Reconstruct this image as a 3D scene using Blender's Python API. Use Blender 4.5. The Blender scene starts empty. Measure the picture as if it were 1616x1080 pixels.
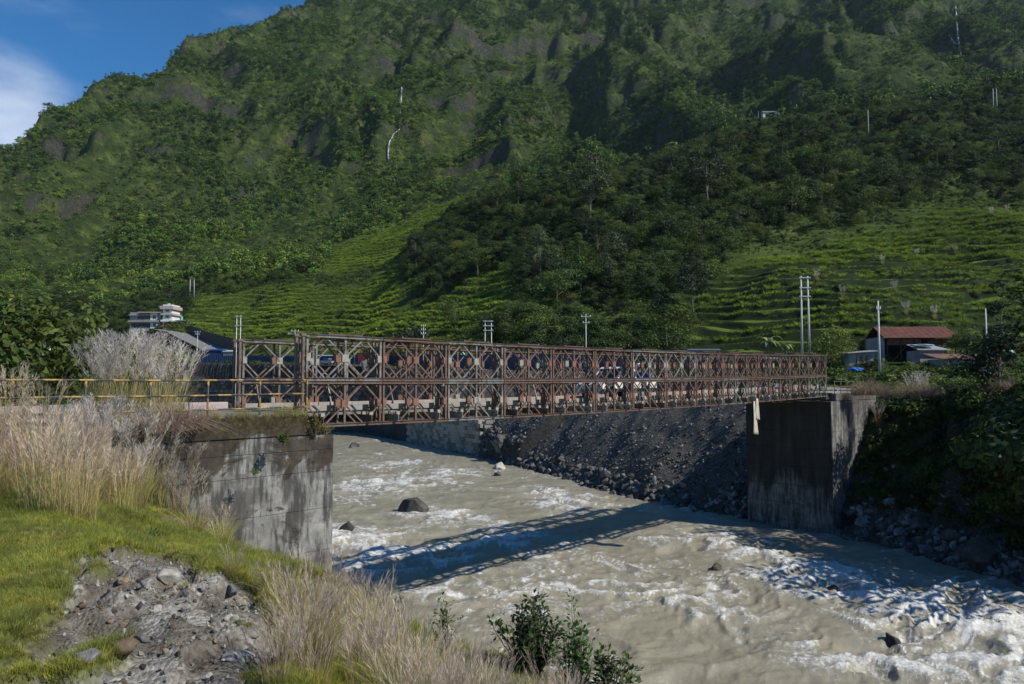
import bpy, math, random
import numpy as np
from mathutils import Matrix, Vector, Euler

# ------------------------------------------------------------------ camera, light, exposure
sc = bpy.context.scene
FPX, PITCH, IW, IH = 1146.0, 0.0526, 1616.0, 1080.0
cam = bpy.data.cameras.new('camera'); cam_ob = bpy.data.objects.new('camera', cam)
sc.collection.objects.link(cam_ob); sc.camera = cam_ob
cam.sensor_width = 36.0; cam.lens = 36.0 * FPX / IW
cam.clip_start = 0.1; cam.clip_end = 9000
cam_ob.location = (0, 0, 0); cam_ob.rotation_euler = (math.pi / 2 + PITCH, 0, 0)

SUN_FROM = Vector((1.01, -0.47, 1.0)).normalized()      # towards the sun
world = bpy.data.worlds.new('World'); sc.world = world; world.use_nodes = True
wn, wl = world.node_tree.nodes, world.node_tree.links
wn.clear()
sky = wn.new('ShaderNodeTexSky'); sky.sky_type = 'NISHITA'; sky.sun_disc = False
sky.sun_elevation = math.asin(SUN_FROM.z)
sky.sun_rotation = math.atan2(SUN_FROM.x, SUN_FROM.y)
sky.altitude = 1800; sky.air_density = 1.0; sky.dust_density = 0.0; sky.ozone_density = 2.2
bg = wn.new('ShaderNodeBackground'); bg.inputs['Strength'].default_value = 0.12
out = wn.new('ShaderNodeOutputWorld')
tc = wn.new('ShaderNodeTexCoord')
# clouds: thin cirrus, thicker around one bank low in the north-west
mp = wn.new('ShaderNodeMapping'); mp.inputs['Scale'].default_value = (2.0, 2.0, 5.5); mp.inputs['Location'].default_value = (0.35, 0.1, 0.2)
mp.inputs['Rotation'].default_value = (0, math.radians(-16), 0)
nz = wn.new('ShaderNodeTexNoise'); nz.inputs['Scale'].default_value = 1.6; nz.inputs['Detail'].default_value = 7; nz.inputs['Roughness'].default_value = 0.52
wl.new(tc.outputs['Generated'], mp.inputs['Vector']); wl.new(mp.outputs['Vector'], nz.inputs['Vector'])
cdir = Vector((-0.72, 1.0, 0.30)).normalized()
dist = wn.new('ShaderNodeVectorMath'); dist.operation = 'DISTANCE'; dist.inputs[1].default_value = cdir
wl.new(tc.outputs['Generated'], dist.inputs[0])
mr = wn.new('ShaderNodeMapRange'); mr.inputs['From Min'].default_value = 0.0; mr.inputs['From Max'].default_value = 0.26
mr.inputs['To Min'].default_value = 0.30; mr.inputs['To Max'].default_value = -0.10
wl.new(dist.outputs['Value'], mr.inputs['Value'])
ad = wn.new('ShaderNodeMath'); ad.operation = 'ADD'; wl.new(nz.outputs['Fac'], ad.inputs[0]); wl.new(mr.outputs['Result'], ad.inputs[1])
mr2 = wn.new('ShaderNodeMapRange'); mr2.interpolation_type = 'SMOOTHSTEP'
mr2.inputs['From Min'].default_value = 0.56; mr2.inputs['From Max'].default_value = 0.95; mr2.inputs['To Max'].default_value = 0.85
wl.new(ad.outputs[0], mr2.inputs['Value'])
mx = wn.new('ShaderNodeMixRGB'); mx.inputs['Color2'].default_value = (6.8, 7.3, 8.0, 1)
hsv = wn.new('ShaderNodeHueSaturation'); hsv.inputs['Saturation'].default_value = 1.35; wl.new(sky.outputs[0], hsv.inputs['Color']); wl.new(hsv.outputs[0], mx.inputs['Color1']); wl.new(mr2.outputs['Result'], mx.inputs['Fac'])
wl.new(mx.outputs[0], bg.inputs['Color']); wl.new(bg.outputs[0], out.inputs['Surface'])

sun = bpy.data.lights.new('sun', 'SUN'); sun.energy = 4.6; sun.angle = math.radians(0.53); sun.color = (1.0, 0.95, 0.86)
sun_ob = bpy.data.objects.new('sun', sun); sc.collection.objects.link(sun_ob)
sun_ob.rotation_euler = (-SUN_FROM).to_track_quat('-Z', 'Y').to_euler(); sun_ob.location = (60, -20, 80)
sc.view_settings.view_transform = 'Standard'; sc.view_settings.look = 'None'
sc.view_settings.exposure = 0.12; sc.view_settings.gamma = 1.0; sc.view_settings.use_curve_mapping = False
sc.cycles.max_bounces = 5; sc.cycles.diffuse_bounces = 2; sc.cycles.glossy_bounces = 2
sc.cycles.transmission_bounces = 3; sc.cycles.volume_bounces = 0; sc.cycles.transparent_max_bounces = 6
sc.cycles.use_denoising = True; sc.cycles.caustics_reflective = False; sc.cycles.caustics_refractive = False

# ------------------------------------------------------------------ numbers and noise
rng = np.random.default_rng(7); random.seed(7)
_perm = np.random.default_rng(3).permutation(256); _perm = np.concatenate([_perm, _perm, _perm])
_g = np.random.default_rng(4).normal(size=(256, 3)); _g /= np.linalg.norm(_g, axis=1)[:, None]
def pn(x, y, z=0.0):
    x, y = np.broadcast_arrays(np.asarray(x, float), np.asarray(y, float)); z = np.broadcast_to(np.asarray(z, float), x.shape)
    xi, yi, zi = np.floor(x).astype(int), np.floor(y).astype(int), np.floor(z).astype(int)
    xf, yf, zf = x - xi, y - yi, z - zi
    u, v, w = (t * t * t * (t * (t * 6 - 15) + 10) for t in (xf, yf, zf))
    r = 0
    for a in (0, 1):
        for b in (0, 1):
            for c in (0, 1):
                h = _perm[_perm[_perm[(xi + a) & 255] + ((yi + b) & 255)] + ((zi + c) & 255)]
                g = _g[h]
                d = g[..., 0] * (xf - a) + g[..., 1] * (yf - b) + g[..., 2] * (zf - c)
                r = r + d * (u if a else 1 - u) * (v if b else 1 - v) * (w if c else 1 - w)
    return r * 1.6
def fbm(x, y, z=0.0, o=4, g=0.5):
    r, a, f = 0, 1.0, 1.0
    for i in range(o):
        r = r + a * pn(np.asarray(x) * f + i * 17.3, np.asarray(y) * f - i * 9.1, np.asarray(z) * f); a *= g; f *= 2.03
    return r
def ridged(x, y, z=0.0, o=4, g=0.5):
    r, a, f, n = 0, 1.0, 1.0, 0
    for i in range(o):
        r = r + a * (1 - np.abs(pn(np.asarray(x) * f + i * 7.7, np.asarray(y) * f + i * 3.3, np.asarray(z) * f)) * 1.6); n += a; a *= g; f *= 2.07
    return r / n
def sstep(a, b, x):
    t = np.clip((x - a) / (b - a), 0, 1); return t * t * (3 - 2 * t)
def seg_dist(x, y, pts):
    """distance to a polyline, the parameter along it and the side (+ = left of its direction)"""
    best = np.full(np.shape(x), 1e9); side = np.zeros(np.shape(x)); par = np.zeros(np.shape(x))
    for i in range(len(pts) - 1):
        ax, ay = pts[i][:2]; bx, by = pts[i + 1][:2]
        dx, dy = bx - ax, by - ay; L = dx * dx + dy * dy
        t = np.clip(((x - ax) * dx + (y - ay) * dy) / L, 0, 1)
        d = np.hypot(x - ax - t * dx, y - ay - t * dy)
        cr = dx * (y - ay) - dy * (x - ax)
        m = d < best - 1e-6
        best = np.where(m, d, best); side = np.where(m, np.sign(cr), side); par = np.where(m, i + t, par)
    return best, par, side
def unproj(px, py, Y):
    a, b = (px - 808) / FPX, (540 - py) / FPX
    c, s = math.cos(PITCH), math.sin(PITCH)
    dx, dy, dz = a, c - s * b, s + c * b
    k = Y / dy
    return dx * k, Y, dz * k
def tanv(py):
    b = (540 - np.asarray(py, float)) / FPX; c, s = math.cos(PITCH), math.sin(PITCH)
    return (s + c * b) / (c - s * b)

# ------------------------------------------------------------------ terrain functions
WATER = -11.2
FARBANK = [(-420, 235), (-250, 212), (-130, 196), (-70, 180), (-31, 154), (-5.2, 107.5), (4, 88.5), (11.6, 69), (19.5, 58.5), (25.5, 50.5), (27.2, 44), (28.6, 38), (31, 28), (35, 12), (40, -20)]
NEARBANK = [(26, -10), (10.5, 8.2), (-4.5, 25.2), (-9.5, 30), (-45, 64), (-130, 140), (-260, 165), (-430, 185)]
ROAD = [(-430, 300, 9), (-240, 262, 8), (-150, 228, 6.0), (-78, 190, 4.6), (-45, 168, 3.5), (-13, 140, 2.2), (13.5, 110, 1.0), (24, 86, -0.1), (30.5, 67, -0.95), (42, 58, -0.9), (70, 56, 0.0), (150, 50, 2)]
# hillside: per image column (depth, image row) pairs, turned into heights
COLS = {
 -700: [(60, 606), (330, 570), (420, 500), (600, 400), (800, 330), (1000, 290), (1150, 300), (1900, 400)],
 -250: [(60, 604), (320, 570), (420, 500), (600, 410), (800, 330), (930, 270), (1050, 275), (1900, 360)],
 0: [(60, 602), (250, 580), (300, 560), (420, 490), (600, 400), (800, 305), (980, 226), (1100, 234), (1900, 330)],
 100: [(60, 602), (250, 578), (300, 562), (400, 505), (600, 415), (780, 300), (960, 200), (1060, 172), (1180, 182), (1900, 300)],
 200: [(60, 602), (220, 577), (300, 553), (400, 505), (560, 430), (760, 300), (950, 190), (1110, 131), (1220, 142), (1900, 260)],
 300: [(60, 602), (200, 575), (270, 548), (350, 500), (480, 430), (650, 370), (850, 240), (1050, 140), (1220, 78), (1350, 92), (1900, 200)],
 400: [(60, 602), (190, 577), (250, 555), (330, 510), (460, 435), (620, 375), (850, 240), (1100, 120), (1320, 36), (1460, 52), (1900, 130)],
 480: [(60, 602), (178, 579), (230, 555), (310, 505), (430, 435), (560, 385), (800, 270), (1100, 120), (1380, 0), (1560, 10), (1900, 70)],
 560: [(60, 600), (165, 581), (200, 560), (250, 520), (290, 500), (330, 495), (430, 425), (540, 370), (800, 260), (1100, 120), (1450, -20), (1900, -60)],
 650: [(60, 600), (150, 583), (185, 555), (240, 490), (280, 440), (310, 425), (400, 395), (500, 345), (570, 318), (800, 240), (1100, 120), (1500, -30), (1900, -120)],
 740: [(60, 600), (138, 585), (165, 562), (215, 490), (270, 405), (310, 355), (330, 350), (470, 335), (560, 305), (800, 225), (1150, 85), (1500, -30), (1900, -120)],
 850: [(60, 600), (120, 588), (150, 560), (200, 480), (250, 400), (300, 325), (330, 300), (360, 300), (470, 310), (600, 270), (800, 210), (1200, 60), (1500, -30), (1900, -130)],
 1000: [(60, 600), (100, 591), (125, 570), (170, 500), (220, 410), (270, 330), (310, 283), (340, 280), (450, 285), (600, 250), (800, 190), (1200, 60), (1500, -30), (1900, -130)],
 1200: [(60, 598), (88, 588), (108, 570), (140, 510), (200, 410), (260, 320), (320, 240), (360, 212), (390, 212), (550, 215), (700, 180), (1000, 90), (1400, -20), (1900, -140)],
 1400: [(60, 597), (85, 588), (104, 572), (130, 515), (180, 420), (250, 330), (310, 250), (380, 195), (420, 180), (460, 180), (700, 150), (1000, 70), (1400, -30), (1900, -140)],
 1616: [(60, 596), (80, 589), (100, 572), (125, 520), (170, 430), (230, 340), (300, 265), (370, 195), (440, 145), (490, 145), (800, 100), (1200, 10), (1500, -60), (1900, -140)],
 2100: [(60, 592), (80, 585), (100, 560), (125, 505), (170, 410), (230, 310), (300, 225), (380, 140), (440, 105), (490, 105), (800, 60), (1200, -30), (1900, -160)],
 2700: [(60, 585), (80, 575), (100, 550), (125, 495), (170, 400), (230, 290), (300, 200), (380, 120), (440, 80), (600, 60), (1200, -60), (1900, -200)],
}
_cu = np.array([(k - 808) / FPX for k in COLS]); _gy = np.concatenate([np.arange(40, 600, 4), np.arange(600, 2600, 12)]).astype(float)
_tab = []
for k, pr in COLS.items():
    ys = np.array([p[0] for p in pr], float); zs = ys * tanv([p[1] for p in pr])
    zz = np.interp(_gy, ys, zs)
    ker = np.exp(-np.linspace(-2, 2, 9) ** 2); ker /= ker.sum()
    zz = np.convolve(np.pad(zz, 4, 'edge'), ker, 'valid')
    _tab.append(zz)
_tab = np.array(_tab)
def hill_base(x, y):
    u = x / np.maximum(y, 30.0)
    fu = np.interp(u, _cu, np.arange(len(_cu))); i = np.clip(fu.astype(int), 0, len(_cu) - 2); t = fu - i
    fy = np.interp(y, _gy, np.arange(len(_gy))); j = np.clip(fy.astype(int), 0, len(_gy) - 2); s = fy - j
    def row(q): q = np.clip(q, 0, len(_cu) - 1); return _tab[q, j] * (1 - s) + _tab[q, j + 1] * s
    p0, p1, p2, p3 = row(i - 1), row(i), row(i + 1), row(i + 2)
    return p1 + 0.5 * t * (p2 - p0 + t * (2 * p0 - 5 * p1 + 4 * p2 - p3 + t * (3 * (p1 - p2) + p3 - p0)))
def pxe(x, y): return 808 + FPX * x / np.maximum(y, 1.0)
def terrace_mask(x, y):
    P = pxe(x, y)
    n = fbm(x / 40, y / 40, 3.0, 2) * 0.5
    a = sstep(270, 320, P) * (1 - sstep(600, 660, P)) * sstep(190, 225, y) * (1 - sstep(340, 430, y + n * 60))
    b = sstep(500, 545, P) * (1 - sstep(740, 800, P)) * sstep(395, 430, y) * (1 - sstep(520, 570, y))
    c = sstep(1020, 1130, P + n * 90) * sstep(100, 112, y) * (1 - sstep(170, 230, y + n * 40 - (P - 1200) * 0.10))
    d = sstep(500, 540, P) * (1 - sstep(700, 900, P)) * sstep(165, 180, y) * (1 - sstep(235, 260, y))
    return np.maximum.reduce([a, b, c, d])
def hill(x, y, detail=True):
    x, y = np.asarray(x, float), np.asarray(y, float)
    z = hill_base(x, y)
    far = sstep(420, 900, y); mid = sstep(75, 160, y)
    wx = fbm(x / 300, y / 300, 1.0, 3) * 60
    # ribs and gullies running down the mountain, rounded spurs between them
    rb = ridged((x + wx) / 170, (y - 0.2 * x) / 430, 5.0, 3, 0.42)
    z = z + far * (rb - 0.72) * 105 + far * (ridged((x + 0.75 * y + wx) / 420, (y - 0.75 * x) / 620, 44.0, 2, 0.4) - 0.7) * 95 * (0.2 + 0.8 * sstep(350, 750, pxe(x, y)))
    z = z + far * (ridged((x + wx) / 62, y / 105, 9.0, 3, 0.5) - 0.72) * 20
    z = z + far * fbm((x + 0.5 * wx) / 34, y / 40, 19.0, 3) * 10
    z = z + mid * (1 - far) * fbm((x + 0.3 * wx) / 46, y / 60, 2.0, 3) * 5.0
    z = z + mid * (0.3 + far) * fbm(x / 19, y / 19, 12.0, 2) * 1.9
    # cliff bands on the far mountain
    zz = z + fbm(x / 130, y / 130, 7.0, 2) * 55
    fr = (zz / 92.0) % 1.0
    cl = sstep(0.0, 0.16, fr) - fr
    z = z + far * cl * 21 * sstep(-0.1, 0.35, fbm(x / 210, y / 210, 31.0, 2))
    # terraces
    tm = terrace_mask(x, y)
    h = np.where(y > 185, 2.8, 2.0)
    zw = z + fbm(x / 22, y / 22, 4.0, 3) * 1.5
    f = zw / h; n = np.floor(f); q = f - n
    zt = (n + sstep(0.62, 0.98, q) * 0.9 + 0.1 * q) * h - (zw - z)
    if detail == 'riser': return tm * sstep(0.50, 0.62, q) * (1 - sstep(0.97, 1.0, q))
    return z * (1 - tm) + zt * tm
U2 = (math.cos(0.7857), math.sin(0.7857)); P0 = (-6.834, 23.935)
def lw(x, y):       # along / across the bridge
    a, b = x - P0[0], y - P0[1]
    return a * U2[0] + b * U2[1], -a * U2[1] + b * U2[0]
def lwxy(l, w): return P0[0] + l * U2[0] - w * U2[1], P0[1] + l * U2[1] + w * U2[0]
def land_far(x, y):
    x, y = np.asarray(x, float), np.asarray(y, float)
    db, pb, sb = seg_dist(x, y, FARBANK); dr, pr, sr = seg_dist(x, y, ROAD)
    zr = np.interp(pr, np.arange(len(ROAD)), [r[2] for r in ROAD])
    H = hill(x, y)
    beyond = np.where(sr > 0, dr, 0.0)
    zb = zr * (1 - sstep(6, 22, beyond)) + H * sstep(6, 22, beyond)
    zb = np.where((y < 60) | (dr < 4), np.where(dr < 4, zr, zb), zb)
    t = db / (db + np.maximum(dr - 3.6, 0) + 1e-6)
    gb = np.where(y > 96, np.interp(t, [0, .05, .3, .7, .88, 1], [0, .25, .55, .74, .80, 1.0]), np.interp(t, [0, .12, .5, .85, 1], [0, .16, .62, .95, 1.0]))
    gq = np.interp(db + fbm(x / 4, y / 4, 3.0, 2) * 1.2, [0, 1.6, 5.5, 8], [0, .14, .88, 1])
    gb = np.where(y < 66, np.maximum(gb, gq * (1 - sstep(57, 66, y))), gb)
    zs = WATER + (zr - WATER) * gb
    bump = fbm(x / 5, y / 5, 8.0, 3) * 0.55 * np.clip(np.minimum(t * 5, (1 - t) * 6), 0, 1)
    z = np.where(sr < 0, np.where(dr < 3.6, zr, zs + bump), zb)
    z = np.where(~land_side(x, y, sb), WATER - 0.15 - np.minimum(db * 0.45, 2.2), z)
    # the right abutment keeps its river face clear
    l, w = lw(x, y)
    clear = (l > 38) & (l < 43.4) & (w > -4) & (w < 9)
    z = np.where(clear, np.minimum(z, WATER - 0.3 + np.clip((np.abs(w - 2.8) - 3.6), 0, 9) * 1.1), z)
    side = (l >= 42.0) & (l < 56) & (w < -0.4) & (w > -7)
    keep = WATER + 0.3 + np.clip((l - 42.6), 0, 20) * 1.1 + np.clip(-w - 0.5, 0, 9) * 0.25
    z = np.where(side, np.minimum(z, keep), z)
    z = np.where((l > 43) & (l < 52) & (w > -0.6) & (w < 6.4), np.minimum(z, -1.25), z)
    return z
def land_side(x, y, sb): return sb > 0
_er = [(120, 885, -2.0), (235, 850, -2.05), (300, 860, -2.3), (345, 920, -2.5), (410, 965, -2.7), (470, 1020, -2.7), (500, 1085, -2.6), (400, 1180, -2.2), (-60, 1180, -1.9), (-10, 1025, -1.85), (60, 975, -1.9), (95, 925, -2.0)]
EROS = []
for px, py, z in _er:
    t = -float(tanv(py)); Y = -z / t; EROS.append(unproj(px, py, Y)[:2])
def inside_dist(x, y, poly):
    d, _, _ = seg_dist(x, y, poly + [poly[0]])
    ins = np.zeros(np.shape(x), bool)
    for i in range(len(poly)):
        ax, ay = poly[i]; bx, by = poly[(i + 1) % len(poly)]
        c = ((ay > y) != (by > y)) & (x < (bx - ax) * (y - ay) / (by - ay + 1e-12) + ax)
        ins ^= c
    return np.where(ins, d, -d)
def eros_mask(x, y):
    d = inside_dist(x, y, EROS) + fbm(x * 2.2, y * 2.2, 1.0, 3) * 0.16
    g = fbm(x * 1.5, y * 1.5, 5.0, 2)                                     # turf islands left standing
    return sstep(-0.05, 0.12, d) * (1 - sstep(0.50, 0.66, g))
def land_near(x, y, detail=True):
    x, y = np.asarray(x, float), np.asarray(y, float)
    db, pb, sb = seg_dist(x, y, NEARBANK)
    d = np.where(sb > 0, db, -db)
    z = np.interp(d, [-6, 0, 3, 7.2, 10, 11.2, 14, 40, 400], [-13.2, -11.5, -7.6, -3.5, -2.45, -2.02, -1.80, -1.5, 1.0])
    z = z + fbm(x / 2.6, y / 2.6, 2.0, 3) * 0.16 * np.clip(d / 5, 0, 1)
    if detail:
        z = z + fbm(x * 1.7, y * 1.7, 3.0, 3) * 0.035
        m = eros_mask(x, y)
        z = z - m * (0.16 + 0.10 * ridged(x * 1.3, y * 1.3, 3.0, 3) + 0.10 * fbm(x * 3.1, y * 3.1, 6.0, 4))
        q = (z * 3.2 + fbm(x * 1.1, y * 1.1, 7.0, 2) * 1.2); fr = q - np.floor(q)
        z = z + m * (sstep(0, 0.35, fr) - fr) * 0.16
    # approach road on its embankment behind the wing wall
    l, w = lw(x, y)
    rd = np.abs(w - 2.3) - 3.0
    top = np.where(l < 0.6, -1.16, -13.0)
    ramp = np.clip(rd, 0, 50)
    em = top - ramp * 0.85 - 0.08 * fbm(x, y, 4.0, 2)
    nearside = (w < 0.2) & (l > -7.0)
    em = np.where(nearside, -20, em)
    z = np.maximum(z, np.where(l < 0.5, em, -20))
    z = np.where((l > -0.6) & (l < 7) & (w > -0.45), np.minimum(z, np.where(l > 0.75, WATER - 0.6, -2.2)), z)
    return z
def ground(x, y):
    """height of whatever land is at x, y"""
    x, y = np.asarray(x, float), np.asarray(y, float)
    dn, _, sn = seg_dist(x, y, NEARBANK)
    return np.where(sn > 0, land_near(x, y), land_far(x, np.maximum(y, 20)))
def hit(px, py, y0=70, y1=1900, n=1400):
    Y = np.geomspace(y0, y1, n); x, _, z = unproj(px, py, Y)
    g = land_far(x, Y); k = np.nonzero(z <= g)[0]
    k = k[0] if len(k) else n - 1
    return float(x[k]), float(Y[k]), float(g[k])

# ------------------------------------------------------------------ mesh helpers
C = sc.collection
def new_mesh(name, V, F=None, quads=None, mat=None, smooth=False, attrs=None):
    me = bpy.data.meshes.new(name); V = np.asarray(V, np.float32)
    if F is None:
        quads = np.asarray(quads, np.int32); k = quads.shape[1]
        me.vertices.add(len(V)); me.vertices.foreach_set('co', V.ravel())
        me.loops.add(quads.size); me.loops.foreach_set('vertex_index', quads.ravel())
        me.polygons.add(len(quads)); me.polygons.foreach_set('loop_start', np.arange(0, quads.size, k, dtype=np.int32))
        me.polygons.foreach_set('loop_total', np.full(len(quads), k, np.int32))
    else:
        me.from_pydata([tuple(v) for v in V.tolist()], [], F)
    if smooth: me.polygons.foreach_set('use_smooth', np.ones(len(me.polygons), bool))
    for an, av in (attrs or {}).items():
        av = np.asarray(av, np.float32)
        if av.ndim == 1:
            a = me.attributes.new(an, 'FLOAT', 'POINT'); a.data.foreach_set('value', av)
        else:
            if av.shape[1] == 3: av = np.concatenate([av, np.ones((len(av), 1), np.float32)], 1)
            a = me.attributes.new(an, 'FLOAT_COLOR', 'POINT'); a.data.foreach_set('color', av.ravel())
    me.update(calc_edges=True)
    for m in (mat if isinstance(mat, (list, tuple)) else [mat]):
        if m: me.materials.append(m)
    return me
def link(name, me, parent=None, loc=None, rot=None, scale=None):
    o = bpy.data.objects.new(name, me); C.objects.link(o)
    if parent: o.parent = parent
    if loc is not None: o.location = loc
    if rot is not None: o.rotation_euler = rot
    if scale is not None: o.scale = (scale,) * 3 if np.isscalar(scale) else scale
    return o
def empty(name, loc=(0, 0, 0), rz=0, parent=None):
    o = link(name, None, parent, loc, (0, 0, rz)); o.empty_display_size = 0.3; return o
def tag(o, label=None, cat=None, group=None, kind=None):
    if label: o['label'] = label
    if cat: o['category'] = cat
    if group: o['group'] = group
    if kind: o['kind'] = kind
    return o
def copy_tree(o, parent=None):
    c = o.copy(); C.objects.link(c); c.parent = parent
    for ch in list(o.children): copy_tree(ch, c)
    return c
def grid(name, X, Y, Z, mat, attrs=None, smooth=True):
    R, K = X.shape
    V = np.stack([X, Y, Z], -1).reshape(-1, 3); i = np.arange(R * K).reshape(R, K)
    q = np.stack([i[:-1, :-1], i[:-1, 1:], i[1:, 1:], i[1:, :-1]], -1).reshape(-1, 4)
    return new_mesh(name, V, quads=q, mat=mat, smooth=smooth, attrs={k: (v.ravel() if v.ndim == 2 else v.reshape(-1, v.shape[-1])) for k, v in (attrs or {}).items()})
class MB:
    """collects boxes, bars, tubes"""
    def __init__(s): s.v, s.f, s.n = [], [], 0
    def add(s, V, F):
        s.v += [tuple(map(float, p)) for p in V]; s.f += [tuple(i + s.n for i in f) for f in F]; s.n += len(V); return s
    def box(s, x0, x1, y0, y1, z0, z1):
        V = [(x0, y0, z0), (x1, y0, z0), (x1, y1, z0), (x0, y1, z0), (x0, y0, z1), (x1, y0, z1), (x1, y1, z1), (x0, y1, z1)]
        return s.add(V, [(0, 3, 2, 1), (4, 5, 6, 7), (0, 1, 5, 4), (1, 2, 6, 5), (2, 3, 7, 6), (3, 0, 4, 7)])
    def bar(s, a, b, wx, wy, up=(0, 1, 0)):
        a, b = Vector(a), Vector(b); d = (b - a).normalized(); u = Vector(up); u = (u - d * u.dot(d))
        u = u.normalized() if u.length > 1e-4 else Vector((1, 0, 0)); v = d.cross(u)
        V = [p + u * (i * wy / 2) + v * (j * wx / 2) for p in (a, b) for i, j in ((-1, -1), (1, -1), (1, 1), (-1, 1))]
        return s.add(V, [(0, 1, 2, 3), (7, 6, 5, 4), (0, 4, 5, 1), (1, 5, 6, 2), (2, 6, 7, 3), (3, 7, 4, 0)])
    def tube(s, pts, rad, n=7, cap=True):
        pts = [Vector(p) for p in pts]; rings = []
        if np.isscalar(rad): rad = [rad] * len(pts)
        for i, p in enumerate(pts):
            d = (pts[min(i + 1, len(pts) - 1)] - pts[max(i - 1, 0)]).normalized()
            a = d.orthogonal().normalized() if abs(d.z) > 0.9 else Vector((0, 0, 1)).cross(d).normalized()
            if abs(d.z) > 0.9: a = Vector((1, 0, 0)); a = (a - d * a.dot(d)).normalized()
            b = d.cross(a)
            rings.append([p + (a * math.cos(2 * math.pi * k / n) + b * math.sin(2 * math.pi * k / n)) * rad[i] for k in range(n)])
        V = [v for r in rings for v in r]; F = []
        for i in range(len(pts) - 1):
            for k in range(n):
                F.append((i * n + k, i * n + (k + 1) % n, (i + 1) * n + (k + 1) % n, (i + 1) * n + k))
        if cap: F.append(tuple(range(n))[::-1]); F.append(tuple((len(pts) - 1) * n + k for k in range(n)))
        return s.add(V, F)
    def prism(s, prof, y0, y1):       # profile in x,z extruded along y
        n = len(prof); V = [(x, y0, z) for x, z in prof] + [(x, y1, z) for x, z in prof]
        F = [tuple(range(n)), tuple(range(2 * n - 1, n - 1, -1))] + [(i, i + n, (i + 1) % n + n, (i + 1) % n) for i in range(n)]
        return s.add(V, F)
    def mesh(s, name, mat, smooth=False):
        me = new_mesh(name, np.array(s.v), F=s.f, mat=mat, smooth=smooth); return me
    def obj(s, name, mat, parent=None, loc=None, rot=None, smooth=False, bevel=0):
        o = link(name, s.mesh(name, mat, smooth), parent, loc, rot)
        if bevel:
            m = o.modifiers.new('bevel', 'BEVEL'); m.width = bevel; m.segments = 2; m.limit_method = 'ANGLE'
        return o

# ------------------------------------------------------------------ materials
def mat(name):
    m = bpy.data.materials.new(name); m.use_nodes = True
    return m, m.node_tree.nodes, m.node_tree.links, m.node_tree.nodes['Principled BSDF']
def N(nodes, t, **kw):
    n = nodes.new(t)
    for k, v in kw.items():
        if k in n.inputs.keys(): n.inputs[k].default_value = v
        else: setattr(n, k, v)
    return n
def noise(nodes, links, scale, detail=5, rough=0.55, vec=None, coord='Object', stretch=None, dist=0.0):
    if vec is None:
        t = nodes.new('ShaderNodeTexCoord'); vec = t.outputs[coord]
    if stretch:
        mp_ = nodes.new('ShaderNodeMapping'); mp_.inputs['Scale'].default_value = stretch; links.new(vec, mp_.inputs['Vector']); vec = mp_.outputs['Vector']
    n = nodes.new('ShaderNodeTexNoise'); n.inputs['Scale'].default_value = scale; n.inputs['Detail'].default_value = detail
    n.inputs['Roughness'].default_value = rough; n.inputs['Distortion'].default_value = dist
    links.new(vec, n.inputs['Vector']); return n.outputs['Fac']
def ramp(nodes, links, fac, stops, interp='LINEAR'):
    r = nodes.new('ShaderNodeValToRGB'); r.color_ramp.interpolation = interp
    e = r.color_ramp.elements
    while len(e) < len(stops): e.new(0.5)
    for k, (p, c) in enumerate(stops):
        e[k].position = p; e[k].color = tuple(c) + (1,) if len(c) == 3 else c
    links.new(fac, r.inputs['Fac']); return r.outputs['Color']
def mixc(nodes, links, fac, a, b, blend='MIX'):
    m = nodes.new('ShaderNodeMixRGB'); m.blend_type = blend
    for s, v in ((m.inputs['Fac'], fac), (m.inputs['Color1'], a), (m.inputs['Color2'], b)):
        if hasattr(v, 'links'): links.new(v, s)
        elif isinstance(v, (int, float)): s.default_value = v
        else: s.default_value = tuple(v) + (1,)
    return m.outputs['Color']
def mapr(nodes, links, v, a, b, c=0.0, d=1.0):
    m = nodes.new('ShaderNodeMapRange'); m.interpolation_type = 'SMOOTHSTEP'
    m.inputs['From Min'].default_value = a; m.inputs['From Max'].default_value = b; m.inputs['To Min'].default_value = c; m.inputs['To Max'].default_value = d
    links.new(v, m.inputs['Value']); return m.outputs['Result']
def math_(nodes, links, op, a, b=None):
    m = nodes.new('ShaderNodeMath'); m.operation = op
    for i, v in enumerate((a, b)):
        if v is None: continue
        if hasattr(v, 'links'): links.new(v, m.inputs[i])
        else: m.inputs[i].default_value = v
    return m.outputs[0]
def bump(nodes, links, b, h, strength=0.4, distance=0.05):
    n = nodes.new('ShaderNodeBump'); n.inputs['Strength'].default_value = strength; n.inputs['Distance'].default_value = distance
    links.new(h, n.inputs['Height']); links.new(n.outputs[0], b.inputs['Normal'])
def attr(nodes, name, out='Fac'):
    a = nodes.new('ShaderNodeAttribute'); a.attribute_name = name; return a.outputs[out]
def simple(name, col, rough=0.6, metal=0.0, var=0.25, scale=3.0, spec=0.3):
    m, n, l, b = mat(name)
    f = noise(n, l, scale, 6, 0.6)
    l.new(ramp(n, l, f, [(0.3, tuple(c * (1 - var) for c in col)), (0.7, tuple(min(1, c * (1 + var)) for c in col))]), b.inputs['Base Color'])
    b.inputs['Roughness'].default_value = rough; b.inputs['Metallic'].default_value = metal; b.inputs['Specular IOR Level'].default_value = spec
    return m
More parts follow.
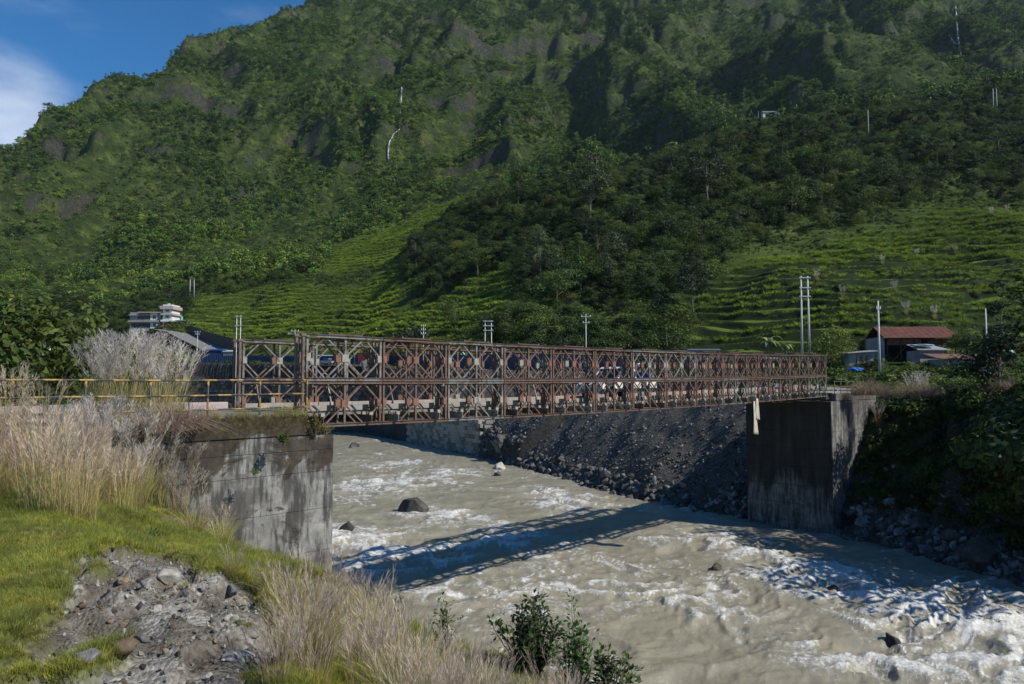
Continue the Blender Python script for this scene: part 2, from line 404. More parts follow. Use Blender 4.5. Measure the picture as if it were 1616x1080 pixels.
def plant_mat(name, trans=0.3, var=0.35, rough=0.6, macro=0.0):
    """leaf colour comes from the mesh colour 'Col', varied per plant"""
    m, n, l, b = mat(name)
    c = attr(n, 'Col', 'Color')
    oi = n.new('ShaderNodeObjectInfo')
    k = mapr(n, l, oi.outputs['Random'], 0, 1, 1 - var, 1 + var)
    hs = n.new('ShaderNodeHueSaturation'); l.new(c, hs.inputs['Color']); l.new(k, hs.inputs['Value'])
    r2 = math_(n, l, 'FRACT', math_(n, l, 'MULTIPLY', oi.outputs['Random'], 17.31))
    l.new(mapr(n, l, r2, 0, 1, 0.475, 0.515), hs.inputs['Hue'])
    col = hs.outputs['Color']
    if macro:
        nz_ = noise(n, l, macro, 3, 0.5, vec=oi.outputs['Location'])
        col = mixc(n, l, mapr(n, l, nz_, 0.42, 0.62), col, mixc(n, l, 1.0, col, (1.5, 1.42, 1.15), 'MULTIPLY'))
    l.new(col, b.inputs['Base Color']); b.inputs['Roughness'].default_value = rough; b.inputs['Specular IOR Level'].default_value = 0.25
    tr = n.new('ShaderNodeBsdfTranslucent'); l.new(col, tr.inputs['Color'])
    ms = n.new('ShaderNodeMixShader'); ms.inputs[0].default_value = trans
    o = n['Material Output']; l.new(b.outputs[0], ms.inputs[1]); l.new(tr.outputs[0], ms.inputs[2]); l.new(ms.outputs[0], o.inputs['Surface'])
    return m
M = {}
M['leaf'] = plant_mat('leaves', 0.25, 0.35)
M['leaf_far'] = plant_mat('distant_leaves', 0.15, 0.38, macro=0.006)
M['herb'] = plant_mat('herbage', 0.3, 0.3, macro=0.03)
M['plume'] = plant_mat('plume_grass', 0.3, 0.25)
M['grass'] = plant_mat('grass_blades', 0.3, 0.32, macro=1.1)
M['bark'] = simple('bark', (0.16, 0.13, 0.10), 0.9, var=0.4, scale=8)
M['pale_bark'] = simple('pale_bark', (0.17, 0.155, 0.13), 0.9, var=0.3, scale=8)

# hillside ground
m, n, l, b = mat('hillside_ground'); M['hill'] = m
g1 = noise(n, l, 0.06, 6, 0.6); g2 = noise(n, l, 0.9, 6, 0.65)
c = ramp(n, l, g1, [(0.35, (0.030, 0.050, 0.014)), (0.52, (0.060, 0.085, 0.022)), (0.68, (0.135, 0.165, 0.042))])
c = mixc(n, l, mapr(n, l, g2, 0.45, 0.70), c, (0.026, 0.040, 0.012))
c = mixc(n, l, mapr(n, l, noise(n, l, 0.16, 6, 0.7), 0.54, 0.62), c, (0.022, 0.036, 0.013))
te = attr(n, 'terrace')
tcol = ramp(n, l, g2, [(0.3, (0.07, 0.115, 0.016)), (0.6, (0.14, 0.20, 0.03)), (0.8, (0.20, 0.24, 0.06))])
c = mixc(n, l, te, c, tcol)
so = attr(n, 'soil')
scol = ramp(n, l, noise(n, l, 2.2, 8, 0.7), [(0.3, (0.05, 0.048, 0.045)), (0.55, (0.12, 0.115, 0.105)), (0.8, (0.22, 0.21, 0.19))])
c = mixc(n, l, so, c, scol)
geo = n.new('ShaderNodeNewGeometry'); sx = n.new('ShaderNodeSeparateXYZ'); l.new(geo.outputs['True Normal'], sx.inputs[0])
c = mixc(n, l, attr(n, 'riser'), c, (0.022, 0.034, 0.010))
steep = math_(n, l, 'MULTIPLY', mapr(n, l, sx.outputs['Z'], 0.50, 0.34), mapr(n, l, noise(n, l, 0.02, 5), 0.44, 0.54))
rock = ramp(n, l, noise(n, l, 0.35, 8, 0.7, stretch=(1, 1, 0.35)), [(0.3, (0.035, 0.035, 0.03)), (0.55, (0.07, 0.066, 0.056)), (0.75, (0.17, 0.157, 0.135))])
c = mixc(n, l, math_(n, l, 'MULTIPLY', steep, 0.8), c, rock)
l.new(c, b.inputs['Base Color']); b.inputs['Roughness'].default_value = 0.95; b.inputs['Specular IOR Level'].default_value = 0.1
big = math_(n, l, 'MULTIPLY', noise(n, l, 0.13, 9, 0.72), attr(n, 'rough'))
bump(n, l, b, math_(n, l, 'ADD', math_(n, l, 'MULTIPLY', big, 12.0), math_(n, l, 'MULTIPLY', noise(n, l, 3.0, 8, 0.7), 0.4)), 1.0, 1.0)

# near ground: turf, soil, gravel
m, n, l, b = mat('bank_ground'); M['bank'] = m
g2 = noise(n, l, 3.0, 6, 0.65)
c = ramp(n, l, g2, [(0.3, (0.06, 0.075, 0.014)), (0.55, (0.13, 0.15, 0.022)), (0.75, (0.22, 0.22, 0.05))])
so = attr(n, 'soil')
st = n.new('ShaderNodeTexVoronoi'); st.inputs['Scale'].default_value = 28; tcx = n.new('ShaderNodeTexCoord'); l.new(tcx.outputs['Object'], st.inputs['Vector'])
peb = ramp(n, l, st.outputs['Color'], [(0.1, (0.14, 0.13, 0.11)), (0.5, (0.29, 0.275, 0.24)), (0.9, (0.45, 0.43, 0.38))])
dirt = ramp(n, l, noise(n, l, 4.5, 9, 0.7), [(0.3, (0.05, 0.042, 0.032)), (0.5, (0.155, 0.135, 0.105)), (0.7, (0.28, 0.26, 0.22))])
sc_ = mixc(n, l, mapr(n, l, noise(n, l, 1.6, 4), 0.46, 0.62), dirt, peb)
c = mixc(n, l, attr(n, 'dry'), c, ramp(n, l, noise(n, l, 5, 6, 0.65), [(0.3, (0.10, 0.09, 0.045)), (0.7, (0.26, 0.22, 0.13))]))
c = mixc(n, l, so, c, sc_)
l.new(c, b.inputs['Base Color']); b.inputs['Roughness'].default_value = 0.95; b.inputs['Specular IOR Level'].default_value = 0.15
hh = math_(n, l, 'ADD', noise(n, l, 14, 8, 0.75), math_(n, l, 'MULTIPLY', st.outputs['Distance'], -0.8))
bump(n, l, b, hh, 0.8, 0.05)

# silty water
m, n, l, b = mat('silty_water'); M['water'] = m
fo = attr(n, 'foam')
fl = noise(n, l, 1.9, 8, 0.72, stretch=(1.0, 0.75, 1.0), dist=1.4); fl2 = noise(n, l, 7.0, 6, 0.7, dist=0.8)
k = math_(n, l, 'ADD', math_(n, l, 'MULTIPLY', fl, 0.55), math_(n, l, 'MULTIPLY', fl2, 0.45))
thr = math_(n, l, 'ADD', fo, math_(n, l, 'MULTIPLY', k, 2.3))
F_ = mapr(n, l, thr, 1.36, 1.80)
F_ = math_(n, l, 'MULTIPLY', F_, mapr(n, l, noise(n, l, 4.5, 7, 0.75, dist=0.5), 0.36, 0.62, 0.30, 0.95))
silt = ramp(n, l, noise(n, l, 0.35, 5, 0.6, dist=1.0), [(0.3, (0.235, 0.215, 0.155)), (0.7, (0.315, 0.29, 0.215))])
c = mixc(n, l, F_, silt, (0.74, 0.74, 0.72))
l.new(c, b.inputs['Base Color']); l.new(mapr(n, l, F_, 0, 1, 0.28, 0.7), b.inputs['Roughness']); b.inputs['Specular IOR Level'].default_value = 0.35
hw = math_(n, l, 'ADD', math_(n, l, 'MULTIPLY', noise(n, l, 6.0, 6, 0.65), 0.16), math_(n, l, 'ADD', math_(n, l, 'MULTIPLY', noise(n, l, 1.1, 8, 0.55, dist=0.3), 0.8), math_(n, l, 'MULTIPLY', F_, 0.22)))
bump(n, l, b, hw, 0.5, 0.28)

# stained concrete (object space: z up)
def concrete(name, moss=1.0, top=0.0, dark=1.0, dark_top=0.0):
    m, n, l, b = mat(name)
    t = n.new('ShaderNodeTexCoord'); v = t.outputs['Object']
    base = ramp(n, l, noise(n, l, 1.3, 8, 0.65, v), [(0.25, (0.12, 0.118, 0.11)), (0.5, (0.23, 0.225, 0.21)), (0.75, (0.38, 0.37, 0.34))])
    streak = noise(n, l, 3.2, 6, 0.65, v, stretch=(1.0, 1.0, 0.16))
    c = mixc(n, l, mapr(n, l, streak, 0.44, 0.60, 0, 0.85 * dark), base, (0.035, 0.034, 0.032))
    c = mixc(n, l, mapr(n, l, noise(n, l, 9.0, 5, 0.7, v, stretch=(1.0, 1.0, 0.12)), 0.50, 0.66, 0, 0.7), c, (0.05, 0.048, 0.044))
    c = mixc(n, l, mapr(n, l, noise(n, l, 0.6, 6, 0.7, v, stretch=(1.0, 1.0, 1.6)), 0.50, 0.60, 0, 0.6 * dark), c, (0.07, 0.066, 0.06))
    sx = n.new('ShaderNodeSeparateXYZ'); l.new(v, sx.inputs[0])
    hz = mapr(n, l, sx.outputs['Z'], top - 3.6, top)
    blot = noise(n, l, 0.75, 7, 0.65, v, stretch=(0.8, 0.8, 0.9), dist=0.6)
    mk = mapr(n, l, math_(n, l, 'ADD', blot, math_(n, l, 'MULTIPLY', hz, 0.17)), 0.555, 0.62, 0, moss * 0.92)
    mcol = ramp(n, l, noise(n, l, 5, 5, 0.6, v), [(0.35, (0.024, 0.021, 0.017)), (0.6, (0.058, 0.043, 0.030)), (0.8, (0.08, 0.085, 0.03))])
    c = mixc(n, l, mk, c, mcol)
    tp = mapr(n, l, math_(n, l, 'ADD', sx.outputs['Z'], math_(n, l, 'MULTIPLY', streak, 1.2)), top - 0.15, top + 0.35, 0, moss)
    c = mixc(n, l, tp, c, ramp(n, l, noise(n, l, 9, 4, 0.6, v), [(0.35, (0.022, 0.018, 0.010)), (0.55, (0.05, 0.038, 0.02)), (0.75, (0.085, 0.10, 0.02))]))
    if dark_top:      # near-black streaked colour above an uneven height, only a light mix below
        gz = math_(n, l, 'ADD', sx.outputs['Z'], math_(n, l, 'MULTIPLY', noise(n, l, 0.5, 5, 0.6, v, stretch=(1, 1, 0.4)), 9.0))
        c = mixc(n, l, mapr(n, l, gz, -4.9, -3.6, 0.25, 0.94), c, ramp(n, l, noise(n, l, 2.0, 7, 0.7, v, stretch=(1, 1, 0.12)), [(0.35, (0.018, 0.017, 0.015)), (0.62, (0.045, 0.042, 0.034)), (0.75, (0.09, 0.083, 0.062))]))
    l.new(c, b.inputs['Base Color']); b.inputs['Roughness'].default_value = 0.9; b.inputs['Specular IOR Level'].default_value = 0.2
    bump(n, l, b, math_(n, l, 'ADD', noise(n, l, 12, 8, 0.7, v), math_(n, l, 'MULTIPLY', mk, 0.7)), 0.45, 0.03)
    return m
M['concrete'] = concrete('stained_concrete', 1.0, -1.1)
M['concrete_c'] = concrete('dark_topped_concrete', 0.3, -0.9, 1.0, 1.0)
M['concrete_b'] = concrete('pale_streaked_concrete', 0.35, -0.9, 0.8)
M['road'] = simple('road_surface', (0.20, 0.19, 0.175), 0.9, var=0.25, scale=2.5)
M['kerb'] = simple('kerb_concrete', (0.31, 0.285, 0.245), 0.85, var=0.25, scale=5)

def painted(name, paint, rust=(0.14, 0.08, 0.05), amt=0.5, metal=0.0):
    m, n, l, b = mat(name)
    oi = n.new('ShaderNodeObjectInfo')
    t = n.new('ShaderNodeTexCoord'); va = n.new('ShaderNodeVectorMath'); va.operation = 'ADD'
    l.new(t.outputs['Object'], va.inputs[0]); l.new(oi.outputs['Location'], va.inputs[1]); v = va.outputs[0]
    f = noise(n, l, 3.5, 8, 0.7, v); f2 = noise(n, l, 22, 5, 0.6, v)
    p = ramp(n, l, f2, [(0.3, tuple(c * 0.75 for c in paint)), (0.7, tuple(c * 1.15 for c in paint))])
    r = ramp(n, l, f2, [(0.3, tuple(c * 0.45 for c in rust)), (0.7, rust)])
    c = mixc(n, l, mapr(n, l, f, 0.62 - 0.3 * amt, 0.70 - 0.22 * amt), p, r)
    l.new(c, b.inputs['Base Color']); b.inputs['Roughness'].default_value = 0.62; b.inputs['Specular IOR Level'].default_value = 0.4
    bump(n, l, b, f2, 0.3, 0.01)
    return m
M['steel_grey'] = painted('grey_painted_steel', (0.20, 0.195, 0.175), amt=0.5)
M['steel_brown'] = painted('brown_oxide_steel', (0.155, 0.115, 0.09), amt=0.5)
M['steel_red'] = painted('red_oxide_steel', (0.145, 0.088, 0.066), (0.10, 0.062, 0.045), amt=0.4)
M['gusset_red'] = painted('red_lead_plate', (0.22, 0.105, 0.07), (0.15, 0.085, 0.06), amt=0.4)
M['gusset_grey'] = painted('grey_plate', (0.30, 0.29, 0.24), (0.17, 0.10, 0.07), amt=0.3)
M['galv'] = simple('galvanised_steel', (0.42, 0.43, 0.44), 0.45, 0.4, 0.15)
M['pale_pole'] = simple('pale_concrete_pole', (0.50, 0.50, 0.49), 0.7, 0, 0.12)
M['dark_iron'] = simple('dark_iron', (0.05, 0.05, 0.05), 0.6)
M['white'] = simple('white_paint', (0.74, 0.74, 0.72), 0.45, var=0.06)
M['white_wall'] = simple('whitewashed_wall', (0.66, 0.66, 0.63), 0.8, var=0.12, scale=1.0)
M['grey_wall'] = simple('cement_wall', (0.26, 0.25, 0.24), 0.85, var=0.3, scale=1.0)
M['pinkish'] = simple('faded_pink_plaster', (0.42, 0.34, 0.33), 0.85, var=0.15)
M['dark_glass'] = simple('dark_glass', (0.02, 0.024, 0.03), 0.12, var=0.2, spec=0.6)
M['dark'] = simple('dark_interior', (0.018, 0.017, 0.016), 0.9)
M['blue_tin'] = simple('blue_painted_sheet', (0.012, 0.03, 0.085), 0.55, var=0.25, scale=1.2)
M['bright_blue'] = simple('bright_blue_tarpaulin', (0.02, 0.12, 0.42), 0.6, var=0.12)
M['tarp'] = simple('faded_tarpaulin', (0.34, 0.42, 0.55), 0.6, var=0.4, scale=2.0)
M['rust_roof'] = simple('rusty_red_sheet', (0.115, 0.042, 0.030), 0.8, var=0.35, scale=1.5)
M['rust_old'] = simple('dull_rust_sheet', (0.17, 0.09, 0.065), 0.85, var=0.35, scale=2)
M['grey_tin'] = simple('grey_sheet', (0.32, 0.33, 0.34), 0.5, 0.2, 0.25, 1.5)
M['teal'] = simple('teal_plastic', (0.16, 0.50, 0.42), 0.5, var=0.1)
M['yellow'] = simple('machine_yellow', (0.36, 0.22, 0.05), 0.5, var=0.15)
M['orange'] = simple('orange_paint', (0.55, 0.13, 0.04), 0.5, var=0.15)
M['red'] = simple('red_paint', (0.42, 0.03, 0.03), 0.5, var=0.15)
M['rubber'] = simple('tyre_rubber', (0.02, 0.02, 0.02), 0.85, var=0.2)
M['cloth'] = simple('unbleached_cloth', (0.50, 0.45, 0.36), 0.9, var=0.2, scale=4)
M['rock'] = None
def rockmat(name, lo, mid, hi, sc=1.2):
    m, n, l, b = mat(name)
    oi = n.new('ShaderNodeObjectInfo')
    f = noise(n, l, sc, 9, 0.7)
    c = ramp(n, l, f, [(0.3, lo), (0.52, mid), (0.72, hi)])
    hs = n.new('ShaderNodeHueSaturation'); l.new(c, hs.inputs['Color'])
    l.new(mapr(n, l, oi.outputs['Random'], 0, 1, 0.6, 1.5), hs.inputs['Value']); l.new(hs.outputs[0], b.inputs['Base Color'])
    b.inputs['Roughness'].default_value = 0.85; b.inputs['Specular IOR Level'].default_value = 0.25
    bump(n, l, b, noise(n, l, sc * 6, 8, 0.7), 0.5, 0.05); return m
M['rock'] = rockmat('grey_rock', (0.06, 0.06, 0.058), (0.15, 0.148, 0.14), (0.30, 0.29, 0.27))
M['dark_rock'] = rockmat('dark_slate_rock', (0.022, 0.021, 0.02), (0.065, 0.062, 0.056), (0.15, 0.145, 0.13))
M['pale_rock'] = rockmat('pale_rock', (0.17, 0.16, 0.135), (0.32, 0.30, 0.26), (0.48, 0.455, 0.40))
M['ochre_rock'] = rockmat('ochre_rock', (0.11, 0.085, 0.055), (0.21, 0.155, 0.10), (0.32, 0.27, 0.2))
m, n, l, b = mat('falling_water'); M['falls'] = m
l.new(ramp(n, l, noise(n, l, 0.35, 7, 0.7, stretch=(1, 1, 0.25)), [(0.42, (0.04, 0.05, 0.05)), (0.6, (0.50, 0.52, 0.54))]), b.inputs['Base Color']); b.inputs['Roughness'].default_value = 0.6
# banded warning paint, bands along local x
m, n, l, b = mat('yellow_black_banded_paint'); M['banded'] = m
t = n.new('ShaderNodeTexCoord'); sx = n.new('ShaderNodeSeparateXYZ'); l.new(t.outputs['Object'], sx.inputs[0])
fr = math_(n, l, 'FRACT', math_(n, l, 'MULTIPLY', math_(n, l, 'ADD', sx.outputs['X'], sx.outputs['Z']), 1.25))
band = math_(n, l, 'GREATER_THAN', fr, 0.5)
yl = ramp(n, l, noise(n, l, 6, 6, 0.7), [(0.40, (0.13, 0.085, 0.05)), (0.55, (0.36, 0.23, 0.04)), (0.8, (0.45, 0.30, 0.06))])
l.new(mixc(n, l, band, (0.035, 0.032, 0.03), yl), b.inputs['Base Color']); b.inputs['Roughness'].default_value = 0.55
# ------------------------------------------------------------------ the setting: ground sheets and water
pu = np.concatenate([np.linspace(-900, -120, 60), np.linspace(-110, 1720, 560), np.linspace(1740, 2700, 50)])
uu = (pu - 808) / FPX
ys = 34 * np.exp(np.arange(0, math.log(560 / 34), 0.0037))
Yg, Ug = np.meshgrid(ys, uu, indexing='ij'); Xg = Ug * Yg; Zg = land_far(Xg, Yg)
tm = terrace_mask(Xg, Yg)
dbk, _, _ = seg_dist(Xg, Yg, FARBANK); drd, _, srd = seg_dist(Xg, Yg, ROAD)
soil = np.where(srd < 0, 1.0, 1 - sstep(3.5, 7, drd)) * np.where((Yg < 62) & (dbk > 3.5), 0.25, 1.0) * sstep(240, 330, pxe(Xg, Yg))
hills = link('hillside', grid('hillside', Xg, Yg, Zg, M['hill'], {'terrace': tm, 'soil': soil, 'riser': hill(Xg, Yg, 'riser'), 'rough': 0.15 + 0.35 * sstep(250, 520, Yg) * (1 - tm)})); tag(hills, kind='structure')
ysf = np.concatenate([[ys[-1]], ys[-1] * np.exp(np.arange(1, 190) * 0.0075)]); ysf = ysf[ysf < 2300]
Yf, Uf = np.meshgrid(ysf, uu, indexing='ij'); Xf = Uf * Yf; Zf = land_far(Xf, Yf)
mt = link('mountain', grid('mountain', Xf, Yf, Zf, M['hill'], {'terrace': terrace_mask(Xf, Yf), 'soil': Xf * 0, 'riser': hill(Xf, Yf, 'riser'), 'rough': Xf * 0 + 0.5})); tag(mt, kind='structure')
def axis(a, d0, d1, b, step, g=1.06):
    L = [d0]; s = step
    while L[-1] > a: s *= g; L.append(L[-1] - s)
    R = [d1]; s = step
    while R[-1] < b: s *= g; R.append(R[-1] + s)
    return np.array(sorted(L[1:]) + list(np.arange(d0, d1, step)) + R)
ax_, ay_ = axis(-330, -9.0, 2.2, 30, 0.055), axis(-60, 1.6, 14.5, 210, 0.055)
Xn, Yn = np.meshgrid(ax_, ay_); Zn = land_near(Xn, Yn); em = eros_mask(Xn, Yn)
dnb, _, snb = seg_dist(Xn, Yn, NEARBANK); dnb = np.where(snb > 0, dnb, 0)
bank = link('river_bank', grid('river_bank', Xn, Yn, Zn, M['bank'], {'soil': em, 'dry': 1 - sstep(7.0, 9.6, dnb + fbm(Xn, Yn, 2.0, 2))})); tag(bank, kind='structure')

# river: standing waves, drops over boulders, foam
wy = 17 * np.exp(np.arange(0, math.log(300 / 17), 0.0062)); wu = (np.concatenate([np.linspace(-900, 420, 40), np.linspace(430, 1720, 620), np.linspace(1740, 2700, 30)]) - 808) / FPX
Yw, Uw = np.meshgrid(wy, wu, indexing='ij'); Xw = Uw * Yw
d_far, _, _ = seg_dist(Xw, Yw, FARBANK); d_near, _, _ = seg_dist(Xw, Yw, NEARBANK)
acr = d_near / (d_near + d_far + 1e-6)                      # 0 at the near bank, 1 at the far bank
alo = 0.35 * Xw - 0.94 * Yw                                # downstream
crs = 0.94 * Xw + 0.35 * Yw
def rap(px, py, r, a, e=1.0):
    Y = WATER / float(tanv(py)); x = (px - 808) / FPX * Y
    dl = (0.35 * (Xw - x) - 0.94 * (Yw - Y)) / (r * e); dc = (0.94 * (Xw - x) + 0.35 * (Yw - Y)) / r
    return a * np.exp(-(dl * dl + dc * dc))
rapids = sum(rap(*q) for q in [(1150, 860, 3.0, .8, 1.3), (1250, 910, 3.0, .9, 1.5), (1400, 940, 3.5, 1.0, 1.6), (1500, 1000, 3.2, .9, 1.5), (1580, 950, 3.0, .8, 1.3),
     (1350, 1060, 2.2, .7, 1.0), (720, 745, 4.5, .55, 1.2), (850, 775, 3, .5, 1.2), (560, 765, 5, .5, 1.3), (700, 815, 3.5, .9, 1.0), (560, 850, 4, .95, 1.2), (900, 800, 3, .4, 1), (620, 700, 7, .2, 1.5),
     (1100, 800, 2.2, .55, 1.2), (1480, 860, 2.6, .5, 1.0), (1020, 850, 2.0, .55, 1.0), (1600, 1050, 3, .9, 1.4), (760, 870, 4, .45, 1.2), (960, 930, 4, .35, 1.3), (1080, 950, 3, .4, 1.2), (800, 950, 3, .3, 1.2), (1220, 1010, 3, .45, 1.2), (600, 730, 6, .45, 1.4), (650, 770, 6, .5, 1.3), (900, 790, 4, .45, 1.2), (560, 900, 4, .5, 1.0), (660, 880, 4, .5, 1.0), (820, 850, 4, .5, 1.2)])
rapids = np.clip(rapids, 0, 1.15)
wxx = fbm(crs / 5, alo / 7, 1.0, 3) * 2.6; wyy = fbm(crs / 6, alo / 6, 8.0, 3) * 2.2
w1 = ridged((crs + wxx) / 7.5, (alo + wyy) / 3.2, 2.0, 3, 0.55)
w2 = ridged((crs + wxx * 0.5) / 1.9, (alo + wyy * 0.6) / 1.25, 6.0, 3, 0.6)
w3 = fbm(crs / 0.8, alo / 0.55, 4.0, 3)
fine = sstep(95, 45, Yw)
Zw = WATER + (0.20 + 0.50 * rapids) * (w1 - 0.6) * 1.5 + (0.05 + 0.15 * rapids) * (w2 - 0.6) * fine * 1.3 + 0.022 * w3 * fine * (1 + 2 * rapids) + 0.5 * rapids * 0.4
thin = np.clip((ridged((crs + wxx * 1.3) / 2.6, (alo + wyy) / 5.5, 11.0, 4, 0.62) - 0.70) * 3.2, 0, 1)
line = np.clip((ridged((crs + wxx * 1.6) / 1.3, (alo + wyy * 1.5) / 2.6, 15.0, 3, 0.6) - 0.74) * 3.0, 0, 1)
calm = sstep(-0.15, 0.5, fbm(crs / 8, alo / 11, 3.0, 2))
crest = sstep(0.60, 0.92, w1)
foam = np.clip(0.80 * rapids * crest + 0.14 * rapids + 0.45 * thin * (0.45 + calm + rapids) + 0.46 * line * (0.40 + calm + rapids) + 0.08 * calm + 0.05, 0, 0.80)
ed = np.minimum(d_far, d_near); foam = np.maximum(foam, 0.28 * (1 - sstep(0, 1.4, ed)))
river = link('river_water', grid('river_water', Xw, Yw, Zw, M['water'], {'foam': foam})); tag(river, kind='structure')
def water_z(x, y):
    j = int(np.argmin(abs(wy - y))); i = int(np.argmin(abs(wu - x / y))); return float(Zw[j, i])

# ------------------------------------------------------------------ plants: leaf meshes
def quads_at(c, nrm, tan, L, W):
    """diamond leaves: centre, normal, long direction, length, width"""
    b = np.cross(nrm, tan); L = np.asarray(L)[:, None]; W = np.asarray(W)[:, None]
    V = np.stack([c - tan * L / 2, c + b * W / 2 + tan * L * 0.05, c + tan * L / 2, c - b * W / 2 + tan * L * 0.05], 1).reshape(-1, 3)
    return V
def unit(v): return v / (np.linalg.norm(v, axis=-1, keepdims=True) + 1e-9)
def foliage(name, blobs, n, leaf, col, col2, seed, matk='leaf', aspect=0.55, jitter=0.35, shell=0.62, tilt=0.8):
    r = np.random.default_rng(seed); blobs = np.array(blobs, float)
    w = blobs[:, 3] ** 2; w /= w.sum(); k = r.choice(len(blobs), n, p=w)
    d = unit(r.normal(size=(n, 3))); rad = blobs[k, 3] * (shell + (1.05 - shell) * r.random(n)) * (1 + 0.12 * r.normal(size=n))
    sq = blobs[k, 4] if blobs.shape[1] > 4 else np.ones(n)
    c = blobs[k, :3] + d * rad[:, None] * np.stack([np.ones(n), np.ones(n), sq], 1)
    nr = unit(d * tilt + np.array([0, 0, 0.55]) + r.normal(size=(n, 3)) * 0.45)
    tn = unit(np.cross(nr, r.normal(size=(n, 3))))
    V = quads_at(c, nr, tn, leaf * (0.6 + 0.8 * r.random(n)), leaf * aspect * (0.6 + 0.8 * r.random(n)))
    t = np.clip(r.random(n) * 0.75 + 0.25 * r.random(len(blobs))[k], 0, 1)[:, None]
    cc = np.array(col) * (1 - t) + np.array(col2) * t; cc = cc * (1 + jitter * (r.random((n, 1)) - 0.5))
    return new_mesh(name, V, quads=np.arange(4 * n).reshape(-1, 4), mat=M[matk], attrs={'Col': np.repeat(cc, 4, 0)})
def crown_blobs(kind, h, w, r, n=16):
    B = []
    for i in range(n):
        a = r.random() * 6.283; q = math.sqrt(r.random())
        if kind == 'round':
            z = r.random(); rr = math.sqrt(max(0, 1 - (2 * z - 0.9) ** 2)) * w * 0.36
            B.append((math.cos(a) * q * rr * 1.25, math.sin(a) * q * rr * 1.25, h * (0.34 + 0.52 * z), w * (0.14 + 0.10 * r.random()), 0.75))
        elif kind == 'layer':
            z = [0.55, 0.7, 0.85, 0.93][i % 4]; rr = w * 0.42 * (1.25 - z)
            B.append((math.cos(a) * q * rr * 1.9, math.sin(a) * q * rr * 1.9, h * z + h * 0.04 * r.random(), w * (0.15 + 0.08 * r.random()), 0.38))
        elif kind == 'tall':
            z = r.random(); rr = w * 0.30 * (1 - 0.75 * z)
            B.append((math.cos(a) * q * rr * 1.6, math.sin(a) * q * rr * 1.6, h * (0.34 + 0.60 * z), w * (0.12 + 0.10 * (1 - z)), 0.6))
        elif kind == 'sparse':
            z = r.random(); rr = w * 0.45 * math.sin(0.4 + 2.4 * z)
            B.append((math.cos(a) * (0.3 + 0.7 * q) * rr, math.sin(a) * (0.3 + 0.7 * q) * rr, h * (0.45 + 0.5 * z), w * (0.09 + 0.05 * r.random()), 0.7))
        elif kind == 'bush':
            B.append((math.cos(a) * q * w * 0.36, math.sin(a) * q * w * 0.36, h * (0.12 + 0.55 * r.random() * (1 - q * 0.6)), w * (0.14 + 0.12 * r.random()), 0.8))
    return B
def trunk_mb(h, r0, blobs, r, lean=0.05, fork=0.38):
    mb = MB(); top = h * 0.80; a = r.random() * 6.28
    pts = [(math.cos(a) * lean * h * t * t + 0.03 * h * math.sin(5 * t + a) * t, math.sin(a) * lean * h * t * t, top * t - 0.4 * (t == 0)) for t in np.linspace(0, 1, 7)]
    mb.tube(pts, [r0 * (1 - 0.8 * t) * (1.35 if t == 0 else 1) for t in np.linspace(0, 1, 7)], 7)
    idx = r.permutation(len(blobs))[:min(9, len(blobs))]
    for k in idx:
        b_ = blobs[k]; t0 = min(0.92, max(fork, b_[2] / h * 0.72)); p = np.array([np.interp(t0, np.linspace(0, 1, 7), [q[j] for q in pts]) for j in range(3)])
        e = np.array(b_[:3]); mid = p * 0.5 + e * 0.5 + np.array([0, 0, -0.03 * h])
        mb.tube([p, mid, e], [r0 * 0.34, r0 * 0.2, r0 * 0.07], 5, False)
    return mb
G1, G2 = (0.032, 0.058, 0.013), (0.088, 0.135, 0.026)       # mid green
D1, D2 = (0.016, 0.031, 0.012), (0.042, 0.066, 0.020)       # dark green
Y1, Y2 = (0.055, 0.085, 0.015), (0.13, 0.175, 0.032)          # yellow green
S1, S2 = (0.035, 0.05, 0.025), (0.08, 0.10, 0.05)         # grey green
TREES = {}
def tree_kind(key, kind, h, w, n, leaf, c1, c2, seed, r0, bark='bark', blobs=16, group=True, **kw):
    r = np.random.default_rng(seed); B = crown_blobs(kind, h, w, r, blobs)
    cm = foliage('crown', B, n, leaf, c1, c2, seed + 1, **kw)
    tmesh = trunk_mb(h, r0, B, r).mesh('trunk', M[bark], True)
    TREES[key] = (cm, tmesh, h)
tree_kind('round_a', 'round', 9, 9, 2600, 0.42, G1, G2, 11, 0.22)
tree_kind('round_b', 'round', 8, 8, 2400, 0.40, D1, D2, 13, 0.22, blobs=12)
tree_kind('round_c', 'round', 8, 9, 2600, 0.40, Y1, Y2, 15, 0.20, blobs=20)
tree_kind('layer_a', 'layer', 9, 11, 2300, 0.40, G1, G2, 17, 0.20, blobs=18)
tree_kind('layer_b', 'layer', 10, 10, 2300, 0.40, D1, D2, 19, 0.20, blobs=16)
tree_kind('tall_a', 'tall', 13, 8, 2600, 0.42, G1, G2, 21, 0.20, 'pale_bark', 22)
tree_kind('tall_b', 'tall', 12, 6, 2000, 0.42, D1, D2, 23, 0.18, 'pale_bark', 18)
tree_kind('sparse_a', 'sparse', 12, 8, 3000, 0.42, S1, S2, 25, 0.14, 'pale_bark', 32)
tree_kind('bush_a', 'bush', 3.2, 4.6, 1300, 0.34, G1, G2, 27, 0.05)
tree_kind('bush_b', 'bush', 2.6, 4.0, 1200, 0.30, Y1, Y2, 29, 0.05)
tree_kind('bush_c', 'bush', 3.0, 4.0, 1200, 0.32, D1, D2, 31, 0.05)
tree_kind('bush_d', 'bush', 2.6, 3.6, 1100, 0.28, S1, S2, 33, 0.05)
